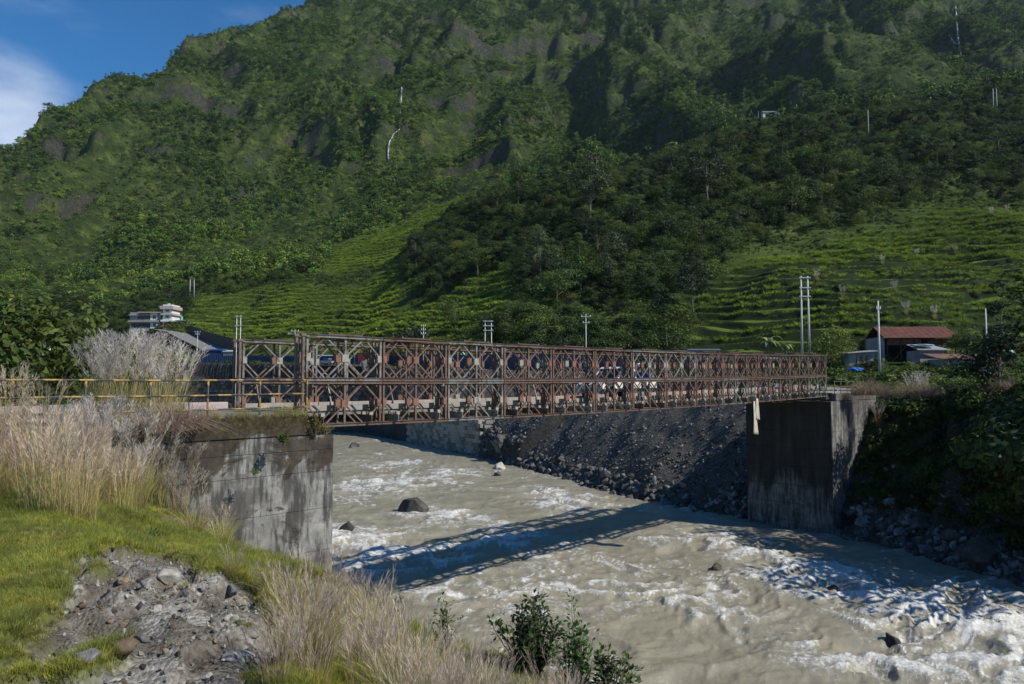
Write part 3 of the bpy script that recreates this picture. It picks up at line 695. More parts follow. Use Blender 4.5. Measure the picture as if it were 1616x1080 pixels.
def place_tree(key, x, y, z, s=1.0, label='', group=None, name='tree', cat='tree', rz=None, sz=1.0):
    cm, tmesh, h = TREES[key]
    t = empty(name, (x, y, z), random.random() * 6.28 if rz is None else rz); t.scale = (s, s, s * sz)
    link('crown', cm, t); link('trunk', tmesh, t)
    return tag(t, label, cat, group)

# low-poly canopies for the far woods, herbs for the slopes
def small_mesh(name, kind, h, w, n, leaf, c1, c2, seed, matk, blobs=8, **kw):
    if matk == 'leaf_far': c1, c2 = [tuple(q * k for q, k in zip(c, (1.25, 1.36, 1.15))) for c in (c1, c2)]
    return foliage(name, crown_blobs(kind, h, w, np.random.default_rng(seed), blobs), n, leaf, c1, c2, seed + 1, matk=matk, **kw)
far_protos = [small_mesh('far_crown', k, h, w, 240, lf * .72, c1, c2, sd, 'leaf_far', nb) for k, h, w, lf, c1, c2, sd, nb in [
    ('round', 8, 9, 1.5, D1, D2, 41, 9), ('round', 9, 8, 1.4, G1, G2, 43, 8), ('tall', 12, 7, 1.4, D1, G2, 45, 9), ('layer', 8, 10, 1.5, G1, G2, 47, 8), ('bush', 5, 8, 1.3, Y1, Y2, 49, 8), ('bush', 4, 7, 1.2, G1, Y2, 51, 7)]]
herb_protos = [small_mesh('herb', 'bush', h, w, nn, lf, c1, c2, sd, 'herb', nb, aspect=asp) for h, w, nn, lf, c1, c2, sd, nb, asp in [
    (1.3, 2.2, 170, 0.34, G1, G2, 61, 7, .5), (1.0, 1.9, 160, 0.30, Y1, Y2, 63, 6, .5), (1.9, 2.2, 200, 0.36, D1, G2, 65, 7, .55), (0.8, 1.6, 140, 0.30, G1, Y2, 67, 5, .3)]]

def scatter(name, pts, idx, protos, scale, rz, label, cat, tilt=0.0, sxyz=None):
    """ONE stuff object: a point mesh whose points carry copies of a few small plant or stone meshes"""
    me = bpy.data.meshes.new(name); me.vertices.add(len(pts)); me.vertices.foreach_set('co', np.asarray(pts, np.float32).ravel())
    nn = len(pts); r = np.random.default_rng(len(pts))
    rot = np.stack([r.normal(size=nn) * tilt, r.normal(size=nn) * tilt, rz], 1).astype(np.float32)
    a = me.attributes.new('rot', 'FLOAT_VECTOR', 'POINT'); a.data.foreach_set('vector', rot.ravel())
    scv = np.asarray(scale, np.float32); scv = np.repeat(scv[:, None], 3, 1) if scv.ndim == 1 else scv
    a = me.attributes.new('scl', 'FLOAT_VECTOR', 'POINT'); a.data.foreach_set('vector', scv.ravel())
    a = me.attributes.new('pick', 'INT', 'POINT'); a.data.foreach_set('value', np.asarray(idx, np.int32))
    o = link(name, me)
    ng = bpy.data.node_groups.new(name, 'GeometryNodeTree')
    ng.interface.new_socket('Geometry', in_out='INPUT', socket_type='NodeSocketGeometry'); ng.interface.new_socket('Geometry', in_out='OUTPUT', socket_type='NodeSocketGeometry')
    gi, go = ng.nodes.new('NodeGroupInput'), ng.nodes.new('NodeGroupOutput')
    iop = ng.nodes.new('GeometryNodeInstanceOnPoints'); iop.inputs['Pick Instance'].default_value = True
    jn = ng.nodes.new('GeometryNodeJoinGeometry')
    for p in reversed(protos):
        oi = ng.nodes.new('GeometryNodeObjectInfo'); oi.inputs['As Instance'].default_value = True; oi.inputs['Object'].default_value = p
        ng.links.new(oi.outputs['Geometry'], jn.inputs[0])
    def na(nm, ty):
        q = ng.nodes.new('GeometryNodeInputNamedAttribute'); q.data_type = ty; q.inputs['Name'].default_value = nm; return [s for s in q.outputs if s.enabled][0]
    e2r = ng.nodes.new('FunctionNodeEulerToRotation'); ng.links.new(na('rot', 'FLOAT_VECTOR'), e2r.inputs[0])
    ng.links.new(gi.outputs[0], iop.inputs['Points']); ng.links.new(jn.outputs[0], iop.inputs['Instance'])
    ng.links.new(na('pick', 'INT'), iop.inputs['Instance Index']); ng.links.new(e2r.outputs[0], iop.inputs['Rotation']); ng.links.new(na('scl', 'FLOAT_VECTOR'), iop.inputs['Scale'])
    ng.links.new(iop.outputs[0], go.inputs[0])
    md = o.modifiers.new('scatter', 'NODES'); md.node_group = ng
    return tag(o, label, cat, kind='stuff')

# ------------------------------------------------------------------ rocks
def ico(sub):
    t = (1 + 5 ** 0.5) / 2
    V = [(-1, t, 0), (1, t, 0), (-1, -t, 0), (1, -t, 0), (0, -1, t), (0, 1, t), (0, -1, -t), (0, 1, -t), (t, 0, -1), (t, 0, 1), (-t, 0, -1), (-t, 0, 1)]
    F = [(0, 11, 5), (0, 5, 1), (0, 1, 7), (0, 7, 10), (0, 10, 11), (1, 5, 9), (5, 11, 4), (11, 10, 2), (10, 7, 6), (7, 1, 8), (3, 9, 4), (3, 4, 2), (3, 2, 6), (3, 6, 8), (3, 8, 9), (4, 9, 5), (2, 4, 11), (6, 2, 10), (8, 6, 7), (9, 8, 1)]
    V = [np.array(v, float) / np.linalg.norm(v) for v in V]
    for _ in range(sub):
        c = {}; F2 = []
        def md(a, b):
            k = (min(a, b), max(a, b))
            if k not in c: p = V[a] + V[b]; V.append(p / np.linalg.norm(p)); c[k] = len(V) - 1
            return c[k]
        for a, b, d in F:
            x, y, z = md(a, b), md(b, d), md(d, a); F2 += [(a, x, z), (b, y, x), (d, z, y), (x, y, z)]
        F = F2
    return np.array(V), np.array(F)
def rock_mesh(name, seed, m_, sub=2, cuts=7, rough=0.10, squash=(1, 0.8, 0.65), deep=0.55):
    V, F = ico(sub); r = np.random.default_rng(seed)
    for _ in range(cuts):                                       # planar breaks
        d = unit(r.normal(size=3)); h = deep + 0.3 * r.random(); s = V @ d; V = np.where((s > h)[:, None], V - d * (s - h)[:, None], V)
    V = V * (1 + rough * fbm(V[:, 0] * 2 + seed, V[:, 1] * 2, V[:, 2] * 2, 3))[:, None] * np.array(squash)
    return new_mesh(name, V, quads=F, mat=m_)
ROCKS = {k: [rock_mesh('rock', s * 10 + q, M[k], 2 if s < 3 else 3, 9 + q, deep=0.46, squash=(1, 0.6 + 0.1 * (q % 4), 0.5 + 0.1 * (q % 3))) for q in range(4) for s in (1,)] for k in ('rock', 'dark_rock', 'pale_rock', 'ochre_rock')}
BOULD = {k: [rock_mesh('boulder', 100 + q, M[k], 4, 14, 0.07, (1, 0.8, 0.8), 0.42) for q in range(2)] for k in ('rock', 'dark_rock', 'pale_rock')}
def rock(x, y, z, s, kind, label, group=None, big=False, rot=None, name='rock', sc3=(1, 1, 1)):
    me = random.choice((BOULD if big else ROCKS)[kind])
    o = link(name, me, None, (x, y, z), rot or (random.uniform(-.4, .4), random.uniform(-.4, .4), random.random() * 6.28), tuple(s * q for q in sc3))
    return tag(o, label, 'rock', group)

# ------------------------------------------------------------------ abutments
def abutment(name, l0, l1, w0, w1, tops, z_bot, m_, label, joints):
    """lifts of cast concrete, each its own block, on the bridge's axes"""
    a = empty(name, (*lwxy(0, 0), 0), 0.7857)
    zs = [z_bot] + [j for j in joints] + [tops]
    for k in range(len(zs) - 1):
        o_ = random.uniform(-0.012, 0.012); mb = MB()
        mb.box(l0, l1 + o_, w0 + o_ - 0.0, w1, zs[k] + 0.006, zs[k + 1] - 0.006)
        mb.box(l0 + .03, l1 - .03, w0 + .03, w1 - .03, zs[k] - 0.006, zs[k] + 0.006) if k else None
        mb.obj('concrete_lift', m_, a, bevel=0.02)
    tag(a, label, 'abutment'); return a
la = abutment('bridge_abutment', -16.0, 0.82, -0.5, 5.2, -1.78, -13.0, M['concrete'], 'moss-stained grey concrete abutment at the grassy near end of the bridge', [-11.4, -9.9, -8.4, -6.9, -5.5, -4.15, -2.95, -2.25])
mb = MB(); mb.box(-16, -0.12, -0.52, 5.25, -1.76, -1.12); mb.obj('back_wall', M['concrete'], la, bevel=0.03)
mb = MB(); mb.box(-16, -0.14, -0.42, 5.1, -1.116, -1.075); mb.obj('road_surface', M['road'], la)
ra = abutment('bridge_abutment', 42.25, 51.5, -0.55, 6.15, -1.56, -13.5, M['concrete_b'], 'tall grey concrete abutment with streaked side face at the far end of the bridge', [-11.9, -10.6, -9.3, -7.9, -6.5, -5.1, -3.8, -2.6])
mb = MB(); mb.box(43.15, 51.5, -0.55, 6.15, -1.54, -0.99); mb.obj('back_wall', M['concrete_b'], ra, bevel=0.03)
mb = MB(); mb.box(43.17, 51.8, -0.3, 5.9, -0.985, -0.94); mb.obj('road_surface', M['kerb'], ra)
for k in range(9):     # board-marked river face, coloured near black above an uneven height
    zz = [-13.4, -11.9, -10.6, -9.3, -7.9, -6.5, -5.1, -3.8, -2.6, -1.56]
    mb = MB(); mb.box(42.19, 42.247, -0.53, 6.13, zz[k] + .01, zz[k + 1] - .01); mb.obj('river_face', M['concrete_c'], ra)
# kerb stones along the far edge of the approach
for k in range(7):
    mb = MB(); l0 = -1.9 - k * 1.45
    mb.box(l0, l0 + 1.40, 4.62, 4.92, -1.075, -0.80 + 0.02 * (k % 2)); mb.obj('kerb_stone', M['kerb'] if k % 2 else M['pinkish'], la, bevel=0.02)
# the far-shore road: a worn strip following the bank
def ribbon(name, pts, half, zoff, m_, parent=None, n=8):
    P = []
    for i in range(len(pts) - 1):
        for t in np.linspace(0, 1, n, endpoint=False): P.append([pts[i][q] * (1 - t) + pts[i + 1][q] * t for q in range(3)])
    P.append(list(pts[-1])); P = np.array(P); T = unit(np.gradient(P[:, :2], axis=0)); Nn = np.stack([-T[:, 1], T[:, 0]], 1)
    V = []; 
    for s in np.linspace(-1, 1, 5): V.append(np.concatenate([P[:, :2] + Nn * half * s, P[:, 2:3] + zoff], 1))
    V = np.stack(V, 1); return link(name, grid(name, V[..., 0], V[..., 1], V[..., 2], m_), parent)
rb = ribbon('road', ROAD[1:], 3.1, 0.06, M['road']); tag(rb, kind='structure')

# ------------------------------------------------------------------ the panel bridge
PL = 3.048
br = empty('truss_bridge', (P0[0], P0[1], 0), 0.7857)
tag(br, 'long two-storey steel truss bridge of rusty lattice panels across the river', 'bridge')
def zb(l): return -1.564 + 0.0084 * l - 0.0003 * l * (42.672 - l)
def chord_mb(z0):
    mb = MB()
    for sgn in (-1, 1):            # two channels back to back
        y = sgn * 0.045
        mb.box(0.02, PL - 0.02, min(y, y + sgn * 0.008), max(y, y + sgn * 0.008), z0, z0 + 0.102)
        for zz in (z0, z0 + 0.092): mb.box(0.02, PL - 0.02, min(y + sgn * .008, y + sgn * 0.052), max(y + sgn * .008, y + sgn * 0.052), zz, zz + 0.010)
    for xx in (0.0, PL - 0.07): mb.box(xx, xx + 0.07, -0.034, 0.034, z0 + 0.01, z0 + 0.092)
    return mb
def panel_parts():
    P = [('chord', chord_mb(0.0)), ('chord', chord_mb(1.446))]
    for x in (0.075, 1.524, PL - 0.075): P.append(('post', MB().box(x - 0.038, x + 0.038, -0.036, 0.036, 0.102, 1.446)))
    zm = 0.774
    for xa, xb in ((0.10, 0.762), (1.49, 0.762), (1.56, 2.286), (2.95, 2.286)):
        for zc in (0.108, 1.44):
            sx_ = 0.045 if xb > xa else -0.045
            P.append(('diagonal_brace', MB().bar((xa, 0, zm + (0.06 if zc > 1 else -0.06)), (xb - sx_, 0, zc), 0.050, 0.040)))
    for x0, x1 in ((0.04, 0.20), (1.40, 1.648), (PL - 0.20, PL - 0.04)): P.append(('gusset_plate', MB().box(x0, x1, -0.043, 0.043, zm - 0.125, zm + 0.125)))
    return P
PP = panel_parts(); steels = ['steel_grey', 'steel_brown', 'steel_red']
part_mesh = {(st, i): q[1].mesh(q[0], M[st if q[0] != 'gusset_plate' else {'steel_grey': 'gusset_grey', 'steel_brown': 'gusset_red', 'steel_red': 'gusset_red'}[st]]) for st in steels for i, q in enumerate(PP)}
whole = {}
for st in steels:
    mb = MB(); fm = []
    for nm_, q in PP:
        n0 = len(mb.f); mb.add(q.v, q.f); fm += [1 if nm_ == 'gusset_plate' else 0] * (len(mb.f) - n0)
    me = new_mesh('truss_panel', np.array(mb.v), F=mb.f, mat=[M[st], M['gusset_grey' if st == 'steel_grey' else 'gusset_red']])
    me.polygons.foreach_set('material_index', fm); whole[st] = me
WL = [0.0, 0.45, 4.70, 5.15]
seq = 'GRGBRRGGRBRRBR'; seq2 = 'BRGRBRBRRGRBBG'
for k in range(14):
    l0 = k * PL; a_ = math.atan2(zb(l0 + PL) - zb(l0), PL)
    for wi, w_ in enumerate(WL):
        for st_ in (0, 1):
            ch = (seq if st_ else seq2)[(k + wi * 3) % 14]
            st = {'G': 'steel_grey', 'B': 'steel_brown', 'R': 'steel_red'}[ch]
            if wi == 1 and ch == 'R': st = 'steel_brown'
            loc = (l0, w_, zb(l0) + st_ * 1.552)
            if wi == 0:
                p = empty('truss_panel', loc, 0, br); p.rotation_euler = (0, -a_, 0)
                for i, q in enumerate(PP): link(q[0], part_mesh[(st, i)], p)
            else:
                link('truss_panel', whole[st], br, loc, (0, -a_, 0))
    for w_ in (0.225, 4.925):      # bracing frames lying on the top chords
        mb = MB(); mb.box(0.85, 2.2, -0.27, 0.27, 3.115, 3.145); mb.box(0.85, 0.92, -0.27, 0.27, 3.145, 3.18); mb.box(2.13, 2.2, -0.27, 0.27, 3.145, 3.18)
        mb.obj('bracing_frame', M['steel_red'], br, (l0, w_, zb(l0)), (0, -a_, 0))
        mb = MB()
        for z0 in (0.2, 1.75): mb.bar((PL - .09, -.2, z0), (PL - .09, .2, z0 + 1.15), .04, .04); mb.bar((PL - .09, .2, z0), (PL - .09, -.2, z0 + 1.15), .04, .04)
        mb.obj('cross_bracing', M['steel_brown'], br, (l0, w_, zb(l0)))
    for dl in (0.55, 2.45):        # cross beams carrying the deck
        mb = MB()
        for z0, z1, hw_ in ((0.11, 0.125, .06), (0.125, 0.345, .01), (0.345, 0.36, .06)): mb.box(dl - hw_, dl + hw_, -0.30, 5.45, z0, z1)
        mb.obj('cross_beam', M['gusset_grey'] if k % 3 else M['steel_brown'], br, (l0, 0, zb(l0)))
        cm_ = MB().box(-.07, .07, -.04, .04, .36, .46).mesh('beam_clamp', M['kerb'] if (k * 2 + (dl > 1)) % 3 == 0 else M['gusset_grey'])
        for w_ in (-0.22, 0.22, 4.93, 5.36): link('beam_clamp', cm_, br, (l0 + dl, w_, zb(l0)))
    mb = MB(); mb.box(0.01, PL - 0.01, 0.72, 4.43, 0.36, 0.50); mb.obj('deck_panel', M['road'], br, (l0, 0, zb(l0)), (0, -a_, 0))
    for w_ in (0.66, 4.34):
        mb = MB(); mb.box(0.015, PL - 0.015, w_, w_ + 0.15, 0.503, 0.70); mb.obj('deck_kerb', M['kerb'], br, (l0, 0, zb(l0)), (0, -a_, 0), bevel=.01)
    for w_ in (0.50, 4.60):        # rakers
        mb = MB(); s = 1 if w_ < 2 else -1; mb.bar((0.55, w_ + s * 0.03, 1.40), (0.55, w_ + s * 0.42, 0.36), .05, .05); mb.obj('raker', M['gusset_grey'] if k % 2 else M['steel_brown'], br, (l0, 0, zb(l0)))
for w_ in WL:
    for l_, s in ((-0.07, 0), (42.672 + 0.07, 1)):
        mb = MB(); mb.box(-0.04, 0.04, -0.05, 0.05, -0.12, 3.06)
        for zz in (1.50, 3.02, 0.0): mb.box(-0.09, 0.09, -0.075, 0.075, zz, zz + 0.09)
        mb.obj('end_post', M['steel_brown'], br, (l_, w_, zb(min(max(l_, 0), 42.6))))
for l_ in (0.1, 42.4):
    for w_ in (0.225, 4.925): MB().box(-0.28, 0.28, -0.45, 0.45, -0.20, -0.01).obj('bearing', M['dark_iron'], br, (l_, w_, zb(l_)))
mb = MB()
for k in range(8):
    l0 = k * 2 * PL * 0.87 + 0.6; mb.bar((l0, 0.5, 0.16), (l0 + 5.3, 4.7, 0.16), .03, .03); mb.bar((l0, 4.7, 0.18), (l0 + 5.3, 0.5, 0.18), .03, .03)
tag(mb.obj('sway_brace', M['steel_brown'], br, (0, 0, -1.70)), kind='stuff')

# cloth hanging off the lower chord
def cloth_strip(mb, x0, x1, z0, z1, y, wob, seed):
    n, k = 12, 7; base = mb.n; V = []; F = []
    for i in range(n + 1):
        t = i / n
        for j in range(k + 1):
            s = j / k; xx = x0 + (x1 - x0) * (s * (0.55 + 0.45 * t) + 0.22 * (1 - t)); V.append((xx + 0.03 * math.sin(3 * t + seed), y - 0.05 * math.sin(s * 11 + seed + t * 2) * (0.3 + t) - wob * t, z0 + (z1 - z0) * t - 0.05 * s * t))
    for i in range(n):
        for j in range(k): a0 = i * (k + 1) + j; F.append((a0, a0 + 1, a0 + k + 2, a0 + k + 1))
    mb.add(V, F)
mb = MB(); cloth_strip(mb, -0.45, 0.05, 0.15, -1.95, -0.10, 0.10, 1.0); cloth_strip(mb, -0.05, 0.35, 0.25, -1.05, -0.14, 0.05, 2.6)
o = mb.obj('hanging_cloth', M['cloth'], None, (*lwxy(31.3, 0), zb(31.3)), (0, 0, 0.7857), smooth=True)
m_ = o.modifiers.new('thickness', 'SOLIDIFY'); m_.thickness = 0.012
tag(o, 'strip of pale cloth knotted to the lower chord of the bridge and hanging down', 'cloth')

# approach railings
def railing(label, l0, l1, w, z0, hs, step, m_, hpost, r=0.028):
    t = empty('railing', (*lwxy(l0, w), z0), 0.7857)
    for h in hs:
        mb = MB(); L = l1 - l0; mb.tube([(q, 0.012 * math.sin(q * 1.3 + h * 9), h + 0.008 * math.sin(q * 0.9 + h)) for q in np.linspace(0, L, 14)], r, 8); mb.obj('rail', m_, t, smooth=True)
    k = 0; q = L
    while q > -0.01:
        MB().tube([(q, 0.02, -0.25), (q + 0.01, 0.02, hpost)], r * 1.15, 8).obj('post', m_, t, smooth=True); q -= step
    tag(t, label, 'railing'); return t
railing('yellow and black pipe railing along the near approach to the bridge', -15.6, -0.12, -0.40, -1.06, (0.20, 0.62, 1.06), 1.6, M['banded'], 1.06)
railing('thin rusty pipe railing beyond the far end of the bridge', 43.3, 47.2, -0.35, -0.94, (0.45, 0.85), 1.25, M['steel_brown'], 0.86, 0.02)
# ------------------------------------------------------------------ far-shore stone walls
sw = empty('stone_retaining_wall', (0, 0, 0)); tag(sw, 'coursed stone retaining wall at the water line under the middle of the bridge', 'retaining wall')
wa, wb = np.array([-4.4, 106.6]), np.array([-30.5, 152.5]); L = np.linalg.norm(wb - wa); tdir = (wb - wa) / L; ang = math.atan2(tdir[1], tdir[0])
bm_ = []
for q in range(4):
    r = np.random.default_rng(q); mb = MB(); mb.box(0, 1.16, -0.22 - .03 * q, 0.25, 0, 0.55); me = mb.mesh('stone', M['wallstone'] if 'wallstone' in M else M['rock']); bm_.append(me)
M['wallstone'] = rockmat('squared_wall_stone', (0.13, 0.12, 0.10), (0.24, 0.225, 0.19), (0.38, 0.36, 0.30), 0.8)
for me in bm_: me.materials[0] = M['wallstone']
for row in range(10):
    for k in range(24):
        s = k * 1.2 + (0.6 if row % 2 else 0); z0 = WATER - 0.3 + row * 0.57; p = wa + tdir * s
        o = link('stone', bm_[(row * 7 + k * 3) % 4], sw, (p[0], p[1], z0), (0, random.uniform(-.01, .01), ang))
    e = wa + np.array([0.3, 0.15])                        # short return at the corner
    for k in range(4): link('stone', bm_[(row + k) % 4], sw, (e[0] + 0.0 + k * 1.12 + (0.5 if row % 2 else 0) * 0.4, e[1] + k * 0.55, WATER - 0.3 + row * 0.57), (0, 0, 0.45))
mb = MB(); mb.bar((*(wa + tdir * 0.2 + np.array([1.3, .8])), WATER + 2), (*(wb + np.array([1.3, .8])), WATER + 2), 6.4, 1.9, (1, .6, 0)); mb.obj('wall_core', M['wallstone'], sw)
# stone facing below the valley road
r = np.random.default_rng(5); mb = MB()
fw = empty('road_embankment_wall', (0, 0, 0)); tag(fw, 'dark dry-stone wall holding up the valley road behind the left end of the bridge', 'retaining wall')
wpts = [(-78, 182.5, 0.2), (-45, 161.5, -0.6), (-28, 149.5, -1.4)]
pm = [MB().box(0, 1.9, -0.3, 0.3, 0, 0.95).mesh('stone', M['dark_rock']) for q in range(2)]
for i in range(2):
    a0, b0 = np.array(wpts[i]), np.array(wpts[i + 1]); Ls = np.linalg.norm((b0 - a0)[:2]); an = math.atan2(b0[1] - a0[1], b0[0] - a0[0]); nk = int(Ls / 2)
    for k in range(nk):
        p = a0 + (b0 - a0) * (k / nk)
        for row in range(5): link('stone', pm[(k + row) % 2], fw, (p[0] + (row % 2) * 0.5, p[1] - 1.2 + row * 0.16, p[2] - 5.0 + row * 1.0), (0, 0, an + random.uniform(-.03, .03)), (1, random.uniform(.8, 1.2), .97))

# ------------------------------------------------------------------ rocks of the banks
def along(poly, t):
    i = min(int(t), len(poly) - 2); f = t - i; return poly[i][0] * (1 - f) + poly[i + 1][0] * f, poly[i][1] * (1 - f) + poly[i + 1][1] * f
proto_rocks = []
for q, (k, xx, yy, zz) in enumerate([('rock', 12.6, 69.5, -10.9), ('dark_rock', 14.5, 67.2, -10.9), ('dark_rock', 9.4, 74.0, -10.9), ('rock', 8.0, 77.6, -10.8)]):
    proto_rocks.append(rock(xx, yy, zz, 0.45, k, ['mottled grey stone at the foot of the gravel slope', 'dark slate stone on the water line under the bridge', 'black wet stone along the far waterline', 'light grey stone at the foot of the talus'][q]))
r = np.random.default_rng(21); P = []; S = []; I = []
pol = np.array(FARBANK)
for _ in range(22000):
    t = r.choice([r.uniform(3.9, 8.6), r.uniform(7.6, 12.2)], p=[.62, .38]); x, y = along(FARBANK, t)
    off = abs(r.normal()) * (4.5 if t < 8.2 else 2.0) - 0.3
    i = min(int(t), len(pol) - 2); d = pol[i + 1] - pol[i]; d = d / np.hypot(*d); x += -d[1] * off; y += d[0] * off
    P.append((x, y)); S.append(0.05 + 0.26 * r.random() ** 7 * (2.4 if off < 1.6 else 1.0)); I.append(r.integers(0, 4))
P = np.array(P); lq, wq = lw(P[:, 0], P[:, 1]); ok = ~((lq > 41.5) & (lq < 53) & (wq > -0.9) & (wq < 6.5))
P, S, I = P[ok], np.array(S)[ok], np.array(I)[ok]
Z = np.maximum(land_far(P[:, 0], P[:, 1]), WATER - 0.05)
scatter('bank_rubble', np.column_stack([P, Z]), I, proto_rocks, S / 1.0, r.random(len(P)) * 6.28, 'broken dark slate rubble covering the far bank slopes', 'rubble', tilt=0.5)
# single boulders one can point at
B = [(655, 806, 'dark_rock', 2.0, 'big dark angular boulder standing out of the rapids'), (548, 838, 'dark_rock', 0.95, 'smaller dark boulder half drowned in white water beside the abutment'),
     (789, 737, 'pale_rock', 1.35, 'pale rounded boulder at the water edge below the stone wall corner'), (786, 748, 'dark_rock', 0.85, 'small black boulder in the water in front of the pale rounded boulder'),
     (560, 704, 'dark_rock', 1.5, 'low black boulder awash in the upstream river'), (583, 678, 'rock', 3.0, 'large grey boulder lying on the upstream shore under the bridge end'),
     (955, 752, 'rock', 0.9, 'light grey block lying on the gravel slope under the bridge'), (790, 710, 'dark_rock', 2.1, 'dark boulder leaning on the end of the stone wall'),
     (1345, 806, 'pale_rock', 0.36, 'pale cream stone on the rocks beside the far abutment'), (1352, 819, 'ochre_rock', 0.26, 'small orange stone below the pale cream stone'),
     (1360, 830, 'rock', 0.85, 'grey boulder at the foot of the far abutment wall'), (1330, 845, 'rock', 0.62, 'wet grey boulder at the waterline beside the far abutment'),
     (1545, 885, 'dark_rock', 1.7, 'broad flat dark boulder on the right shore'), (1590, 905, 'rock', 0.6, 'grey stone behind the broad flat boulder on the right shore'), (1405, 798, 'rock', 0.7, 'flat pale slab lying among dark bank rocks'),
     (1305, 922, 'dark_rock', 0.62, 'brown rock poking through the middle of the right rapids'), (1395, 1003, 'dark_rock', 0.5, 'half-covered rock in the lower right rapids'), (1125, 893, 'dark_rock', 0.5, 'small dark rock breaking the water below the bridge shadow'),
     (1450, 835, 'dark_rock', 1.1, 'dark bank boulder midway between the abutment and the flat boulder'), (1500, 852, 'dark_rock', 0.9, 'squat dark boulder just upstream of the broad flat boulder')]
for px, py, k, s, lab in B:
    Y = (WATER + 0.2) / float(tanv(py)); x = (px - 808) / FPX * Y
    zg = float(ground(x, Y))
    if zg < WATER - 0.1: z = water_z(x, Y) + s * 0.10
    else:
        x, Y, z = hit(px, py, 30); z += s * 0.15
    rock(x, Y, z, s, k, lab, big=(s > 0.8), name='boulder' if s > 0.8 else 'rock', rot=(0.35, -0.3, 0.6) if s == 2.0 else None)

# ------------------------------------------------------------------ foreground stones on the eroded patch
NB = lambda x, y: float(land_near(np.array([x]), np.array([y]))[0])
def near_hit(px, py, y0=2.0, y1=30):
    Y = np.geomspace(y0, y1, 900); x, _, z = unproj(px, py, Y); g = land_near(x, Y); k = np.nonzero(z <= g)[0]
    k = k[0] if len(k) else 899
    return float(x[k]), float(Y[k]), float(g[k])
FS = [(265, 915, 0.20, 'pale_rock', 'large pale slab tilted out of the eroded bank'), (375, 1040, 0.14, 'pale_rock', 'upright cream and rust stone at the bottom of the eroded bank'), (395, 1003, 0.13, 'pale_rock', 'cream boulder above the upright cream stone'),
      (195, 1035, 0.13, 'ochre_rock', 'ochre stone bedded in the grey gravel'), (225, 1013, 0.09, 'rock', 'bluish white flat stone above the ochre stone'), (95, 907, 0.09, 'rock', 'flat grey stone lying alone in the turf'),
      (135, 1045, 0.11, 'rock', 'brown-grey stone standing among small white pebbles'), (113, 1037, 0.08, 'pale_rock', 'white stone beside the brown-grey standing stone'), (96, 1034, 0.07, 'rock', 'greenish grey pebble left of the white stone'),
      (195, 920, 0.10, 'ochre_rock', 'brown stone under the overhanging turf'), (230, 925, 0.08, 'pale_rock', 'small white stone beside the large tilted slab'), (340, 988, 0.10, 'rock', 'grey stone above the dark hollow in the bank'),
      (415, 1048, 0.13, 'pale_rock', 'whitish flat stone right of the upright cream stone'), (440, 1070, 0.09, 'ochre_rock', 'rusty stone near the bottom edge of the gravel'), (366, 943, 0.10, 'rock', 'light grey stone on the crest of the gravel'),
      (462, 1030, 0.08, 'rock', 'grey stone at the right edge of the gravel patch'), (35, 760, 0.30, 'dark_rock', 'dark brown rock half hidden in the grass at the left edge'), (210, 778, 0.14, 'dark_rock', 'small dark rock in the grass before the abutment wall'),
      (140, 700, 0.62, 'pale_rock', 'pale triangular concrete lump showing through the tall grass'), (1000, 1072, 0.36, 'pale_rock', 'pale boulder below the shrub at the bottom of the photo'), (1060, 1078, 0.32, 'pale_rock', 'pale wet boulder at the river edge right of the shrub'),
      (700, 1010, 0.30, 'pale_rock', 'pale boulder behind the pink grass at the river edge'), (520, 1035, 0.10, 'pale_rock', 'pale stone among the grass below the slope')]
for px, py, s, k, lab in FS:
    x, y, z = near_hit(px, py); rock(x, y, z + s * 0.12, s, k, lab, big=s > 0.2 and k != 'ochre_rock', name='boulder' if s > .25 else 'rock')
r = np.random.default_rng(31)
PR = [rock(*near_hit(px, py)[:2], near_hit(px, py)[2], 0.04, k, lab) for px, py, k, lab in [(300, 905, 'rock', 'small grey pebble right of the large pale slab'), (320, 1010, 'pale_rock', 'small pale pebble in the middle of the gravel'), (250, 1060, 'dark_rock', 'small dark pebble low on the gravel'), (175, 985, 'ochre_rock', 'small brown pebble on the left side of the gravel')]]
q = np.column_stack([r.uniform(-7, 1.5, 60000), r.uniform(2.0, 12, 60000)]); mk = eros_mask(q[:, 0], q[:, 1]) * (0.35 + 0.65 * sstep(-0.2, 0.4, fbm(q[:, 0] * 1.6, q[:, 1] * 1.6, 2.0, 3)))
q = q[r.random(len(q)) < mk * 0.85]; sz = 0.006 + 0.040 * r.random(len(q)) ** 7
scatter('gravel', np.column_stack([q, land_near(q[:, 0], q[:, 1]) + sz * 0.2]), r.integers(0, 4, len(q)), PR, sz, r.random(len(q)) * 6.28, 'loose grey pebbles and grit on the eroded bank', 'gravel', tilt=0.6)

